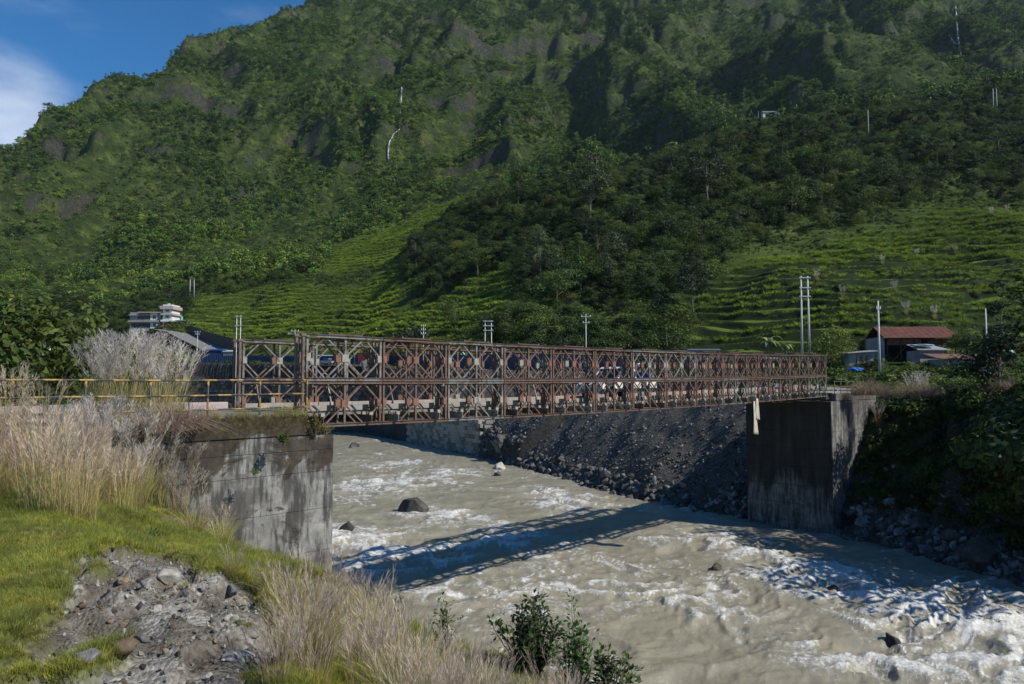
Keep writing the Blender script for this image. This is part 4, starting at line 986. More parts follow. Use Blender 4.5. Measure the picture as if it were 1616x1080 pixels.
# ------------------------------------------------------------------ grasses
def blades(n, h, spread, wid, c1, c2, seed, bend=0.5, seg=3, tipc=None, droop=0.18):
    r = np.random.default_rng(seed); V = []; Fq = []; Cc = []
    a = r.random(n) * 6.283; rr = np.sqrt(r.random(n)) * spread; hh = h * (0.55 + 0.6 * r.random(n)); la_ = a + r.normal(size=n) * 0.7; bd = bend * (0.3 + r.random(n))
    for i in range(n):
        b0 = np.array([math.cos(a[i]) * rr[i], math.sin(a[i]) * rr[i], 0]); dr_ = np.array([math.cos(la_[i]), math.sin(la_[i]), 0]); sd = np.array([-dr_[1], dr_[0], 0]) ; ang_ = r.random() * 6.28; sd = np.array([math.cos(ang_), math.sin(ang_), 0])
        t_ = r.random(); col = np.array(c1) * (1 - t_) + np.array(c2) * t_
        k0 = len(V)
        for j in range(seg + 1):
            t = j / seg; p = b0 + np.array([0, 0, hh[i] * (t - droop * bd[i] * t * t)]) + dr_ * hh[i] * bd[i] * t * t; w_ = wid * (1 - t) ** 0.7
            V += [p - sd * w_, p + sd * w_]; cc = col * (0.75 + 0.35 * t) if tipc is None else col * (1 - t) + np.array(tipc) * t; Cc += [cc, cc]
        for j in range(seg): q_ = k0 + 2 * j; Fq.append((q_, q_ + 1, q_ + 3, q_ + 2))
    return V, Fq, Cc
def plumes(n, h, spread, seed, pc, stc, plen=0.32, strands=26, pw=0.05, bend=0.18, sw=0.0035, stw=0.0035):
    r = np.random.default_rng(seed); V = []; Fq = []; Cc = []
    for i in range(n):
        a = r.random() * 6.283; q = math.sqrt(r.random()) * spread; b0 = np.array([math.cos(a) * q, math.sin(a) * q, 0]); la_ = a + r.normal() * 0.5
        dr_ = np.array([math.cos(la_), math.sin(la_), 0]); hh = h * (0.62 + 0.45 * r.random()); bd = bend * (0.3 + 1.2 * r.random())
        f = lambda t: b0 + np.array([0, 0, hh * t]) + dr_ * hh * bd * t * t
        ang_ = r.random() * 3.14; sd = np.array([math.cos(ang_), math.sin(ang_), 0]); k0 = len(V); tint = 0.8 + 0.4 * r.random()
        for j in range(4): p = f(j / 3 * 0.97); V += [p - sd * stw, p + sd * stw]; Cc += [np.array(stc) * tint] * 2
        for j in range(3): q_ = k0 + 2 * j; Fq.append((q_, q_ + 1, q_ + 3, q_ + 2))
        for s in range(strands):
            t = 1 - plen / hh * 1.0 * (s / strands) * 1.0; p = f(t); an = r.random() * 6.283; up = 0.5 + 0.5 * r.random(); Ls = plen * 0.36 * (0.5 + r.random()) * (0.35 + 1.0 * math.sin(3.0 * (s + 2) / (strands + 3)))
            e = p + np.array([math.cos(an) * pw, math.sin(an) * pw, 0]) * (0.5 + r.random()) * Ls / (plen * .36) + np.array([0, 0, Ls * up]) + dr_ * Ls * 0.35
            d_ = unit(e - p); s2 = unit(np.cross(d_, r.normal(size=3))) * sw * (0.6 + r.random()); k0 = len(V); m1 = (p + e) / 2
            V += [p, m1 - s2, e, m1 + s2]; Cc += [np.array(pc) * tint * (0.8 + 0.4 * r.random())] * 4; Fq.append((k0, k0 + 1, k0 + 2, k0 + 3))
    return V, Fq, Cc
def join_parts(name, parts, matk='plume'):
    V, F_, Cc = [], [], []
    for v, f, c in parts:
        F_ += [tuple(i + len(V) for i in q) for q in f]; V += list(v); Cc += list(c)
    return new_mesh(name, np.array(V), quads=np.array(F_), mat=M[matk], attrs={'Col': np.clip(np.array(Cc), 0, 1)})
STRAW, PINK, SILV, GRN = (0.45, 0.37, 0.17), (0.48, 0.39, 0.30), (0.50, 0.46, 0.42), (0.10, 0.16, 0.03)
GREENB, YGR = (0.13, 0.175, 0.028), (0.34, 0.34, 0.07)
TG = {
 'silver': [join_parts('tall_grass', [blades(150, 1.15, 0.28, 0.006, STRAW, (0.18, 0.22, 0.05), s, 0.5), plumes(46, 2.2, 0.22, s + 1, SILV, STRAW, 0.42, 34, 0.075, 0.22, 0.0045)]) for s in (71, 73, 75)],
 'pink': [join_parts('tall_grass', [blades(120, 0.95, 0.30, 0.005, STRAW, (0.20, 0.22, 0.06), s, 0.4), plumes(44, 1.6, 0.32, s + 1, PINK, (0.46, 0.34, 0.16), 0.40, 20, 0.045, 0.14, 0.0035)]) for s in (81, 83, 85)],
 'fine': [join_parts('tall_grass', [blades(70, 0.42, 0.16, 0.003, STRAW, YGR, s, 0.6), plumes(26, 0.80, 0.18, s + 1, (0.54, 0.45, 0.37), (0.46, 0.36, 0.20), 0.26, 20, 0.024, 0.26, 0.0014, 0.0014)]) for s in (91, 93, 95)],
 'straw': [join_parts('tall_grass', [blades(190, 0.75, 0.22, 0.0045, STRAW, YGR, s, 0.75), plumes(10, 1.0, 0.2, s + 1, PINK, STRAW, 0.3, 18, 0.03, 0.25, 0.003)]) for s in (101, 103)],
 'dry': [join_parts('tall_grass', [blades(420, 1.7, 0.5, 0.010, (0.30, 0.22, 0.15), (0.17, 0.14, 0.07), s, 0.95, 5, (0.36, 0.29, 0.22), 1.0)]) for s in (111, 113)],
}
GUSED = {}
def glabel(kind, x, y, s, label):
    '''size and place words that single a clump out where they can'''
    if y > 60: return label
    px = pxe(x, y); near = [(0, 'at the left edge'), (60, 'below the excavator'), (125, 'before the pale concrete lump'), (175, 'left of the wall end'), (225, 'at the wall end'), (290, 'before the wall by the third railing post'), (365, 'before the middle of the wall'), (440, 'before the right half of the wall'), (528, 'before the outer wall edge'), (600, 'left of the thin leafy sprig'), (660, 'right of the thin leafy sprig'), (700, 'around the half-buried shrub'), (770, 'left of the dense shrub'), (840, 'before the dense shrub'), (905, 'before the tall-shooted shrub'), (970, 'before the leaning shrub'), (1030, 'beyond the last shrub')]
    lm = min(near, key=lambda q: abs(q[0] - px))[1]; size = 'small' if s < .62 else 'big' if s > .92 else 'medium'
    base = {'silver': 'silver plume clump', 'pink': 'pinkish plume clump', 'fine': 'fine-plumed grass clump', 'straw': 'straw-coloured grass clump'}.get(kind)
    if base is None: return label
    row = 'in the front row' if y < 9 else 'in the second row' if y < 13 else 'in the third row' if y < 17 else 'in the back row'
    lab = f'{size} {base} {row} {lm}'
    if lab in GUSED: return label
    GUSED[lab] = 1; return lab
def gclump(kind, x, y, z, s, label, group=None, sz=1.0, rot=None):
    if kind in ('fine', 'straw') and y < 12 and float(eros_mask(np.array(x), np.array(y))) > .4: return None
    o = link('grass_clump', random.choice(TG[kind]), None, (x, y, z - 0.03), rot or (0, 0, random.random() * 6.28), (s, s, s * sz)); return tag(o, glabel(kind, x, y, s, label) if group else label, 'grass clump', group)
# tall silver plumes on the embankment in front of the railing
r = np.random.default_rng(41)
def clump_px(kind, px, Y, s, label, group=None, sz=1.0):
    x = (px - 808) / FPX * Y; return gclump(kind, x, Y, NB(x, Y), s, label, group, sz)
for px, Y, s in [(150, 17.6, 1.0), (172, 18.2, 1.05), (190, 19.3, 1.1), (212, 20.3, 1.1), (232, 19.4, 1.05), (250, 20.0, 1.05), (268, 20.8, 1.0), (288, 20.4, .95), (300, 20.9, .8), (222, 18.6, .95), (204, 21.0, 1.15), (255, 22.0, 1.1), (180, 22, 1.2), (236, 23.0, 1.2), (278, 22.4, 1.0), (160, 20.0, 1.1)]:
    x = (px - 808) / FPX * Y; z = max(NB(x, Y), -2.1 if lw(x, Y)[1] < -0.5 else -1.1)
    gclump('silver', x, Y, min(NB(x, Y), -1.2) if lw(x, Y)[1] < 5 and lw(x, Y)[1] > -.5 else NB(x, Y), s, 'tall clump of silvery plume grass beside the banded railing', 'silver plume grass at the railing')
for px, Y, s in [(305, 20.7, .62), (282, 20.2, .75), (262, 19.9, .7), (240, 19.2, .62), (296, 21.2, .7)]:
    x = (px - 808) / FPX * Y; gclump('dry', x, Y, -1.35, s, 'brown dry grass tuft drooping over the abutment wall', 'dry tufts drooping over the abutment')
for k in range(46):
    px = r.uniform(-90, 150); Y = r.uniform(10.5, 19); clump_px('pink' if r.random() < .7 else 'straw', px, Y, r.uniform(.65, 1.05), 'clump of tall pinkish plume grass on the left bank', 'pinkish plume grass of the left bank')
for k in range(16):
    px = r.uniform(140, 222); Y = r.uniform(14.5, 18.0); clump_px('pink', px, Y, r.uniform(.6, .85), 'clump of pinkish grass standing before the left end of the abutment wall', 'pinkish grass before the wall')
for k in range(44):
    t = r.random(); px = 330 + 330 * t + r.normal() * 18; x, y, z = near_hit(px, 930 + 120 * t + r.uniform(0, 90), 3.5, 22); gclump('straw' if r.random() < .6 else 'fine', x, y, z, r.uniform(.4, .75), 'clump of straw-coloured grass on the slope below the abutment', 'straw grass on the slope')
for k in range(30):
    px = r.uniform(420, 640); x, y, z = near_hit(px, r.uniform(990, 1090), 3.0, 22); gclump('fine', x, y, z, r.uniform(.4, .65), 'clump of fine yellowish grass at the river edge', 'fine grass at the river edge')
for k in range(56):
    px = r.uniform(600, 1010); yy = np.interp(px, [600, 700, 900, 1010], [1050, 1070, 1110, 1130]) + r.uniform(0, 110); x, y, z = near_hit(px, yy, 2.5, 22); gclump('fine', x, y, z, r.uniform(.5, .85) * (1 if px < 780 else .72), 'clump of fine pink-plumed grass at the bottom of the photo', 'pink-plumed grass at the bottom')
for k in range(16):
    px = r.uniform(525, 660); Y = r.uniform(11.0, 13.0); x = (px - 808) / FPX * Y; gclump('fine', x, Y, NB(x, Y), r.uniform(.55, .8), 'clump of pinkish grass on the crest in front of the shaded river', 'pinkish grass on the crest')

for k in range(34):
    x = r.uniform(-8.5, -2.6); y = r.uniform(15, 22); d_ = float(seg_dist(np.array([x]), np.array([y]), NEARBANK)[0][0]); w_ = lw(x, y)[1]
    if w_ > -.8 or 808 + FPX * x / y < 310 or d_ > 8.5 or d_ < 1.5 or -.34 < x / y < -.25 and r.random() < .5: continue
    gclump('straw' if r.random() < .5 else 'fine', x, y, NB(x, y), r.uniform(.7, 1.0), 'clump of pale dry grass at the foot of the near abutment wall', 'dry grass at the wall foot')
for k in range(60):
    px = r.uniform(300, 620); x, y, z = near_hit(px, np.interp(px, [300, 620], [885, 1010]) + r.uniform(-5, 60), 3.5, 24)
    if seg_dist(np.array([x]), np.array([y]), NEARBANK)[0][0] > 10.2: continue
    gclump('straw' if r.random() < .6 else 'fine', x, y, z, r.uniform(.32, .6), 'dry grass clump in the strip running down between turf and river', 'dry grass strip on the bank')
for k in range(22):
    l_ = -5.9 + k * .27 + r.uniform(-.1, .1); x, y = lwxy(l_, -.47); o = gclump('straw', x, y, -1.12, r.uniform(.35, .6), 'x', None); tag(o, 'tuft of green and straw grass on the top edge of the near abutment', 'grass clump', 'grass fringe along the abutment top')
# turf: one mass of short blades
tuft = []
for s, h, c1, c2, lab in [(121, .07, GREENB, YGR, 'short'), (123, .055, (0.18, 0.20, 0.04), (0.40, 0.38, 0.12), 'yellowish'), (125, .13, GREENB, (0.20, 0.22, 0.06), 'longer')]:
    me = join_parts('grass', [blades(26, h, 0.055, 0.0022, c1, c2, s, 0.7, 2)], 'grass'); x, y, z = near_hit(100 + s % 7 * 20, 830 + s % 5 * 12)
    tuft.append(tag(link('grass', me, None, (x, y, z)), lab + ' green blades of turf on the left bank', 'grass', kind='stuff'))
r = np.random.default_rng(51)
def turf_pts(n, x0, x1, y0, y1): return np.column_stack([r.uniform(x0, x1, n), r.uniform(y0, y1, n)])
A = np.concatenate([turf_pts(80000, -6.5, 1.5, 2.0, 7.0), turf_pts(80000, -10, 2.5, 7.0, 14.5), turf_pts(16000, -16, -4, 12, 20)])
uA = A[:, 0] / A[:, 1]; A = A[(uA > -0.80) & (uA < 0.30)]
em_ = eros_mask(A[:, 0], A[:, 1]); A = A[r.random(len(A)) > np.maximum(em_ * 1.15, 0.5 * sstep(.2, .5, fbm(A[:, 0] * 2, A[:, 1] * 2, 3.0, 2)))]
dnt = seg_dist(A[:, 0], A[:, 1], NEARBANK)[0]; A = A[r.random(len(A)) < sstep(6.8, 9.4, dnt) + .06]
la2, wa2 = lw(A[:, 0], A[:, 1]); A = A[~((wa2 > -0.55) & (la2 > -16))]
sA = (0.45 + 0.5 * r.random(len(A))) * (1 + 0.6 * sstep(6, 14, A[:, 1])) * (1 + 0.5 * fbm(A[:, 0] * 0.9, A[:, 1] * 0.9, 4.0, 2))
pk = np.where(r.random(len(A)) < 0.12, 2, np.where(fbm(A[:, 0] * 0.7, A[:, 1] * 0.7, 9.0, 2) + 0.3 * r.normal(size=len(A)) > 0.1, 1, 0))
scatter('turf', np.column_stack([A, land_near(A[:, 0], A[:, 1])]), pk, tuft, sA, r.random(len(A)) * 6.28, 'short bright green turf covering the left bank', 'turf', tilt=0.15)

# leafy shrub at the bottom of the picture and low herbs
def shrub(label, px, Y, h, n_st, seed, wid=0.5, leaf=0.075, tall=None, col=((0.035, 0.075, 0.02), (0.09, 0.16, 0.035)), zb_=None):
    x = (px - 808) / FPX * Y; z = NB(x, Y) if zb_ is None else zb_; r = np.random.default_rng(seed)
    t = empty('shrub', (x, Y, z)); mb = MB(); Cn = []; Nr = []; Tn = []; Ln = []
    for i in range(n_st):
        a = r.random() * 6.283; q = r.random() * wid; hh = h * (0.55 + 0.45 * r.random()) * (1 - 0.4 * q / wid)
        if tall and i < tall: q *= .3; hh = h * 1.25
        P_ = [np.array([math.cos(a) * q * (0.25 + 0.75 * s_) + 0.03 * math.sin(4 * s_ + i), math.sin(a) * q * (0.25 + 0.75 * s_), hh * s_]) for s_ in np.linspace(0, 1, 6)]
        mb.tube([p.tolist() for p in P_], [0.009, 0.008, 0.006, 0.005, 0.003, 0.0015], 5, False)
        for k in range(int(hh / 0.045)):
            s_ = 0.12 + 0.88 * r.random(); p = np.array([np.interp(s_, np.linspace(0, 1, 6), [v[j] for v in P_]) for j in range(3)]); an = k * 2.4; out_ = np.array([math.cos(an), math.sin(an), 0.25 + 0.5 * r.random()])
            for m2 in range(2):
                out2 = unit(out_ + r.normal(size=3) * .35); l_ = leaf * (0.6 + 0.7 * r.random()); Cn.append(p + out2 * (l_ * 0.7 + 0.05 * r.random())); Tn.append(out2); Nr.append(unit(np.cross(out2, unit(np.cross(out2, np.array([0, 0, 1.])) + r.normal(size=3) * .3)) * -1)); Ln.append(l_)
    Cn, Nr, Tn, Ln = map(np.array, (Cn, Nr, Tn, Ln)); Nr = unit(Nr - Tn * (Nr * Tn).sum(1)[:, None]); nn = len(Cn); tt = r.random((nn, 1)); cc = np.array(col[0]) * (1 - tt) + np.array(col[1]) * tt
    me = new_mesh('leaves', quads_at(Cn, Nr, Tn, Ln, Ln * 0.5), quads=np.arange(4 * nn).reshape(-1, 4), mat=M['leaf'], attrs={'Col': np.repeat(cc, 4, 0)})
    link('leaves', me, t); mb.obj('stems', M['bark'], t, smooth=True); return tag(t, label, 'shrub')
shrub('dense dark green leafy shrub growing up before the river', 835, 8.2, 0.95, 80, 1, 0.48, 0.068)
shrub('tall thin-stemmed leafy shrub with one high shoot before the river', 905, 8.0, 0.85, 40, 2, 0.36, 0.066, tall=2)
shrub('small leafy shrub half buried in the pink grass', 700, 8.6, 0.70, 16, 3, 0.22, 0.060)
shrub('leafy shrub leaning over the water at the right end of the pink grass', 960, 7.8, 0.70, 44, 4, 0.44, 0.068)
shrub('low outermost leafy shrub above the pale boulder', 1005, 7.6, 0.45, 18, 5, 0.25, 0.055)
shrub('thin leafy sprig on the crest before the bridge shadow', 630, 11.0, 0.50, 7, 6, 0.12, 0.055)
shrub('small herb with broad leaves at the corner of the turf', 243, 11.6, 0.30, 14, 7, 0.22, 0.07)
shrub('yellow-green bush growing on top of the near abutment at the truss end', 497, 23.6, 0.85, 40, 8, 0.42, 0.07, col=((0.10, 0.11, 0.02), (0.20, 0.16, 0.05)), zb_=-1.80)
shrub('low weeds on the abutment seat under the first panel', 512, 24.0, 0.5, 26, 9, 0.5, 0.07, col=((0.12, 0.13, 0.03), (0.24, 0.2, 0.08)), zb_=-1.80)
shrub('green creeper rooted in the face of the near abutment', 448, 22.0, 0.4, 16, 10, 0.3, 0.10, col=((0.06, 0.11, 0.02), (0.16, 0.24, 0.04)), zb_=-1.95)
shrub('small green tuft hanging midway down the near abutment face', 405, 21.3, 0.3, 9, 11, 0.16, 0.09, col=((0.06, 0.11, 0.02), (0.16, 0.24, 0.04)), zb_=-2.75)
shrub('leafy bush with small white flowers inside the silver grass', 175, 19.0, 1.1, 36, 12, 0.55, 0.10, col=((0.07, 0.12, 0.02), (0.20, 0.27, 0.05)))
shrub('bright green bush growing among the silver grass near the rails', 205, 18.6, 0.9, 34, 13, 0.5, 0.10, col=((0.07, 0.12, 0.02), (0.20, 0.27, 0.05)))
# ------------------------------------------------------------------ vegetation of the valley: single trees first
def tree_px(key, px, py, s, label, group=None, y0=75, sink=0.2, **kw):
    x, y, z = hit(px, py, y0); return place_tree(key, x, y, z - sink, s, label, group, **kw)
place_tree('sparse_a', *hit(932, 357, 150), 1.9, 'very tall slender tree with a long bare pale trunk on the dark spur', sz=1.15)
tree_px('tall_a', 817, 335, 1.5, 'tall tree with a pale trunk left of the slender bare-trunked tree')
tree_px('sparse_a', 1118, 332, 1.95, 'tall feathery tree with a pale trunk left of the dark stone house')
tree_px('round_b', 1060, 285, 1.5, 'dark round tree left of the tall feathery tree')
tree_px('round_a', 1250, 345, 1.75, 'broad rounded bright-topped tree on the upper terraces')
tree_px('round_c', 1362, 345, 1.25, 'light green rounded tree right of the broad rounded tree')
tree_px('layer_b', 1440, 318, 0.9, 'small dark spreading tree alone on the open grass slope')
tree_px('layer_a', 880, 495, 1.25, 'light green layered tree at the foot of the dark woods')
tree_px('sparse_a', 1095, 505, 1.05, 'thin light green tree in the shade left of the pole pair')
tree_px('tall_a', 1100, 440, .8, 'narrow leafy tree above the shaded terraces')
tree_px('bush_d', 650, 545, 3.2, 'large grey-green feathery tree standing alone above the bridge')
tree_px('sparse_a', 955, 460, 0.9, 'pale-leaved tree in the deep shade of the spur')
tree_px('bush_d', 1340, 235, 1.6, 'pale blossoming bush below the lone upper pole')
tree_px('round_c', 1312, 580, 0.72, 'bright green round bush right of the tall pole pair')
tree_px('bush_c', 1375, 560, 1.1, 'dark bush behind the small grey shack')
tree_px('round_a', 1530, 575, 0.62, 'brownish bushy tree at the right end of the long rusty roof')
tree_px('tall_b', 1578, 585, 0.75, 'creeper-covered tree right of the tall single pole')
tree_px('round_b', 1505, 180, 1.5, 'dark round tree on the upper right skyline of the spur')
tree_px('round_b', 1430, 205, 1.5, 'dark round tree below the upper right waterfall')
tree_px('layer_b', 1575, 250, 1.4, 'broad dark tree at the upper right edge above the open grass')
tree_px('round_a', 1150, 262, 1.5, 'leafy tree hiding the side of the dark stone house')
tree_px('round_b', 1235, 262, 1.3, 'dark tree right of the dark stone house')
tree_px('layer_a', 1300, 290, 1.2, 'flat-topped tree above the rounded tree of the upper terraces')
# big tree at the left edge, on this side's bank
for px, Y, s, k, lab in [(5, 42, 1.12, 'round_c', 'large leafy tree at the left edge beyond the tall grass'), (48, 46, 1.0, 'round_a', 'dense green tree right behind the tree at the left edge'), (-45, 38, 1.0, 'round_a', 'leafy tree cut off by the left edge'), (-80, 45, 1.2, 'round_c', 'tall tree cut off by the left edge, behind the front one')]:
    x = (px - 808) / FPX * Y; place_tree(k, x, Y, max(NB(x, Y), -3.0) - .4, s, lab)
# right bank: steep, shaded, overgrown
for px, Y, s, k, lab in [(1600, 44, .85, 'round_b', 'dark tree filling the right edge above the bank'), (1650, 41, 1.0, 'round_a', 'dark leafy tree beyond the right edge of the bank'), (1575, 50, .62, 'round_b', 'dark tree behind the tree at the right edge'),
                    (1715, 38, 1.15, 'round_b', 'large tree at the right out of the sunlight'), (1800, 36, 1.2, 'layer_b', 'spreading tree on the far bank to the right'), (1690, 45, 1.1, 'round_a', 'tree on the bank top at the far right'), (1540, 56, .42, 'bush_a', 'leafy bush beside the right road poles')]:
    x = (px - 808) / FPX * Y; place_tree(k, x, Y, float(land_far(x, Y)) - 0.4, s, lab)
USEDB = set()
def bank_label(key, s, px, db):
    lab = f"{'small' if s < .5 else 'big'} { {'bush_a': 'green', 'bush_b': 'yellow-green', 'bush_c': 'dark green', 'bush_d': 'grey-green'}[key]} bush {'low' if db < 4.5 else 'midway' if db < 8 else 'high'} on the shaded bank {'beside the far abutment' if px < 1410 else 'below the midway tussock' if px < 1480 else 'above the broad flat boulder' if px < 1560 else 'at the right edge'}"
    if lab in USEDB: return None
    USEDB.add(lab); return lab
r = np.random.default_rng(61)
for k in range(120):
    px = r.uniform(1345, 1720); Y = r.uniform(38, 57); x = (px - 808) / FPX * Y; db, _, sb = seg_dist(np.array([x]), np.array([Y]), FARBANK)
    l_, w_ = lw(x, Y)
    if sb[0] < 0 or db[0] < 2.2 or (w_ > -1.4): continue
    key = r.choice(['bush_a', 'bush_c', 'bush_c', 'bush_b', 'bush_d']); s_ = r.uniform(.35, .72); place_tree(key, x, Y, float(land_far(x, Y)) - 0.3, s_, bank_label(key, s_, px, db[0]) or {'bush_a': 'green bush', 'bush_c': 'dark bush', 'bush_b': 'yellow-green bush', 'bush_d': 'grey-green bush'}[key] + ' on the steep shaded bank right of the far abutment', 'bushes of the shaded right bank', name='bush', cat='bush')
# trees of the woods on the spur, along the foot of the hill, behind the road
USED = set()
LM = [(20, 'near the left edge'), (128, 'above the excavator'), (235, 'above the white house'), (300, 'by the left terrace poles'), (375, 'above the left truss end')] + [((a + b_) / 2, 'above the %s bridge panel' % w__) for a, b_, w__ in zip([480, 601, 706, 794, 871, 939, 998, 1050, 1097, 1139, 1179], [601, 706, 794, 871, 939, 998, 1050, 1097, 1139, 1179, 1215], 'first second third fourth fifth sixth seventh eighth ninth tenth eleventh'.split())] + [(1218, 'above the banana plant'), (1272, 'above the tall pole pair'), (1330, 'above the far bridge end'), (1388, 'above the shack pole'), (1450, 'above the long rusty roof'), (1505, 'above the block-walled shed'), (1558, 'above the last pole at the right'), (1625, 'at the right edge')]
LOOK = {'round_a': 'rounded green', 'round_b': 'rounded dark', 'round_c': 'rounded yellow-green', 'layer_a': 'flat-topped green', 'layer_b': 'flat-topped dark', 'tall_a': 'tall green', 'tall_b': 'narrow dark', 'sparse_a': 'thin pale-leaved', 'bush_a': 'green', 'bush_b': 'yellow-green', 'bush_c': 'dark green', 'bush_d': 'grey-green'}
def which(key, s, px, py, base, cat):
    size = 'small' if s < .62 else 'large' if s > 1.05 else 'medium'; lm = min(LM, key=lambda q: abs(q[0] - px))[1]
    row = 'high on the slope' if py < 225 else 'on the upper slope' if py < 300 else 'halfway up the slope' if py < 375 else 'on the lower slope' if py < 450 else 'near the slope foot' if py < 520 else 'at road level'
    lab = f'{size} {LOOK[key]} {cat} {row} {lm}'
    if lab in USED: return base
    USED.add(lab); return lab
H1, H2 = hit(1218, 200, 150), hit(1185, 285, 140)
def blocks_house(x, y):
    r_ = np.zeros(np.shape(x), bool)
    for hx, hy, _ in (H1,):
        k = hx / hy; r_ |= (np.abs(x - k * y) < 11) & (y > hy - 38) & (y < hy + 1)
    return r_
def woods(n, pxr, pyr, keys, sr, label, group, seed, y0=90, name='tree', cat='tree', terr=0.25):
    r = np.random.default_rng(seed)
    for _ in range(n):
        px, py = r.uniform(*pxr), r.uniform(*pyr); x, y, z = hit(px, py, y0)
        if float(terrace_mask(np.array(x), np.array(y))) > terr and r.random() > 0.1: continue
        if blocks_house(np.array(x), np.array(y)): continue
        key = str(r.choice(keys)); s = r.uniform(*sr)
        place_tree(key, x, y, z - 0.3, s, which(key, s, px, py, label, cat), group, name=name, cat=cat, sz=r.uniform(.85, 1.15))
woods(80, (640, 1180), (285, 470), ['round_a', 'round_b', 'round_b', 'tall_a', 'tall_b', 'layer_a', 'layer_b', 'sparse_a'], (.7, 1.35), 'broadleaf tree among the dark woods on the spur above the bridge', 'woods on the spur', 1, 120)
woods(45, (1000, 1640), (190, 320), ['round_a', 'round_b', 'round_c', 'layer_a', 'tall_a', 'layer_b'], (.7, 1.3), 'tree in the belt of trees across the upper right slope', 'trees of the upper right slope', 2, 150)
woods(26, (20, 520), (420, 500), ['round_a', 'round_b', 'tall_b', 'layer_a', 'round_b'], (.8, 1.3), 'tree of the wooded slope behind the white house', 'trees behind the white house', 3, 240)
woods(22, (60, 185), (525, 580), ['round_a', 'round_b', 'bush_a', 'round_c'], (.4, .8), 'tree between the left river bank and the white house', 'trees before the white house', 4, 150)
woods(55, (560, 1300), (505, 585), ['bush_a', 'bush_b', 'bush_c', 'bush_d', 'round_c'], (.7, 1.3), 'bush in the hedge belt behind the bridge', 'bushes behind the bridge', 5, 95, 'bush', 'bush', .8)
woods(30, (1290, 1640), (545, 590), ['bush_a', 'bush_b', 'bush_c'], (.45, .85), 'green bush around the sheds at the right end of the bridge', 'bushes around the sheds', 6, 80, 'bush', 'bush', 2)
woods(26, (1040, 1610), (385, 510), ['bush_a', 'bush_c', 'bush_b'], (.28, .6), 'small bush growing on the right-hand terraces', 'bushes on the right terraces', 7, 95, 'bush', 'bush', 2)
woods(12, (290, 640), (410, 500), ['bush_a', 'bush_c', 'round_b'], (.35, .7), 'small bush growing on the left-hand terraces', 'bushes on the left terraces', 8, 150, 'bush', 'bush', 2)
for px, py in [(1393, 418), (1412, 462), (1447, 408), (1508, 403), (1290, 445), (1330, 470), (1475, 505), (1590, 335), (1565, 340), (1350, 232), (1430, 500)]:
    x, y, z = hit(px, py, 90); gclump('silver', x, y, z, 1.1, 'pale plume tuft scattered over the right-hand terraces', 'pale plume tufts on the terraces')
# thick low growth on the ledge right of the bridge end
for k in range(34):
    px = r.uniform(1345, 1600); Y = r.uniform(58, 84); x = (px - 808) / FPX * Y
    if seg_dist(np.array([x]), np.array([Y]), ROAD)[0][0] < 3.4: continue
    place_tree(r.choice(['bush_b', 'bush_a']), x, Y, float(land_far(x, Y)) - 0.4, r.uniform(.3, .55), 'bright green shrub beside the road at the right end of the bridge', 'shrubs beside the right road', name='bush', cat='bush')
for px, Y, s, lab in [(1368, 55.2, 1.25, 'big brown plume-grass tussock hanging over the far abutment corner'), (1392, 55.0, 1.0, 'brown tussock just right of the one on the abutment corner'), (1432, 54.5, 1.15, 'pale brown tussock midway along the right bank top'), (1462, 53.5, 1.0, 'ragged brown tussock right of the midway one'), (1380, 50.5, 1.0, 'reddish dry tussock low on the shaded bank beside the abutment'), (1400, 49.5, .9, 'dry tussock low on the shaded bank, right of the reddish one'), (1575, 50.0, 1.0, 'pale upright tussock near the right edge of the bank top'), (1590, 49.5, .9, 'pale tussock closest to the dark tree at the right edge'), (1352, 54.6, .9, 'drooping brown tussock on top of the far abutment')]:
    x = (px - 808) / FPX * Y; z = float(land_far(x, Y)); z = max(z, -1.1) if Y > 53 or px > 1500 else z; gclump('dry', x, Y, z, s, lab)
for px, Y, lab in [(1383, 57.5, 'single white plume standing above the brown tussock'), (1440, 57, 'white plumes rising behind the midway tussock'), (1455, 58, 'white plumes left of the shed yard')]:
    x = (px - 808) / FPX * Y; gclump('silver', x, Y, float(land_far(x, Y)), .9, lab)

# banana plants: pale upright blades on a short stem
def banana(x, y, z, h, label):
    t = empty('banana_plant', (x, y, z)); MB().tube([(0, 0, -.2), (0.05, 0, h * .45)], [.16, .10], 8).obj('stem', M['pale_bark'], t, smooth=True); r = np.random.default_rng(int(x * 10) & 255)
    for k in range(11):
        a = k * 2.4; L_ = h * r.uniform(.45, .65); up = r.uniform(.5, 1.3); V = []; n_ = 7
        for j in range(n_ + 1):
            s_ = j / n_; p = np.array([math.cos(a) * L_ * s_ * .8, math.sin(a) * L_ * s_ * .8, h * .42 + L_ * up * s_ - L_ * 1.0 * s_ * s_]); wd = 0.26 * math.sin(3.14 * min(1, s_ * 1.0 + .04)) * h / 4 + .02; sd = np.array([-math.sin(a), math.cos(a), 0])
            V += [p - sd * wd + [0, 0, .05], p, p + sd * wd + [0, 0, .05]]
        F_ = []
        for j in range(n_): F_ += [(3 * j, 3 * j + 1, 3 * j + 4, 3 * j + 3), (3 * j + 1, 3 * j + 2, 3 * j + 5, 3 * j + 4)]
        cc = np.array((0.16, 0.24, 0.10)) * r.uniform(.7, 1.3); link('leaf', new_mesh('leaf', np.array(V), quads=np.array(F_), mat=M['herb'], attrs={'Col': np.tile(cc, (len(V), 1))}), t)
    return tag(t, label, 'banana plant')
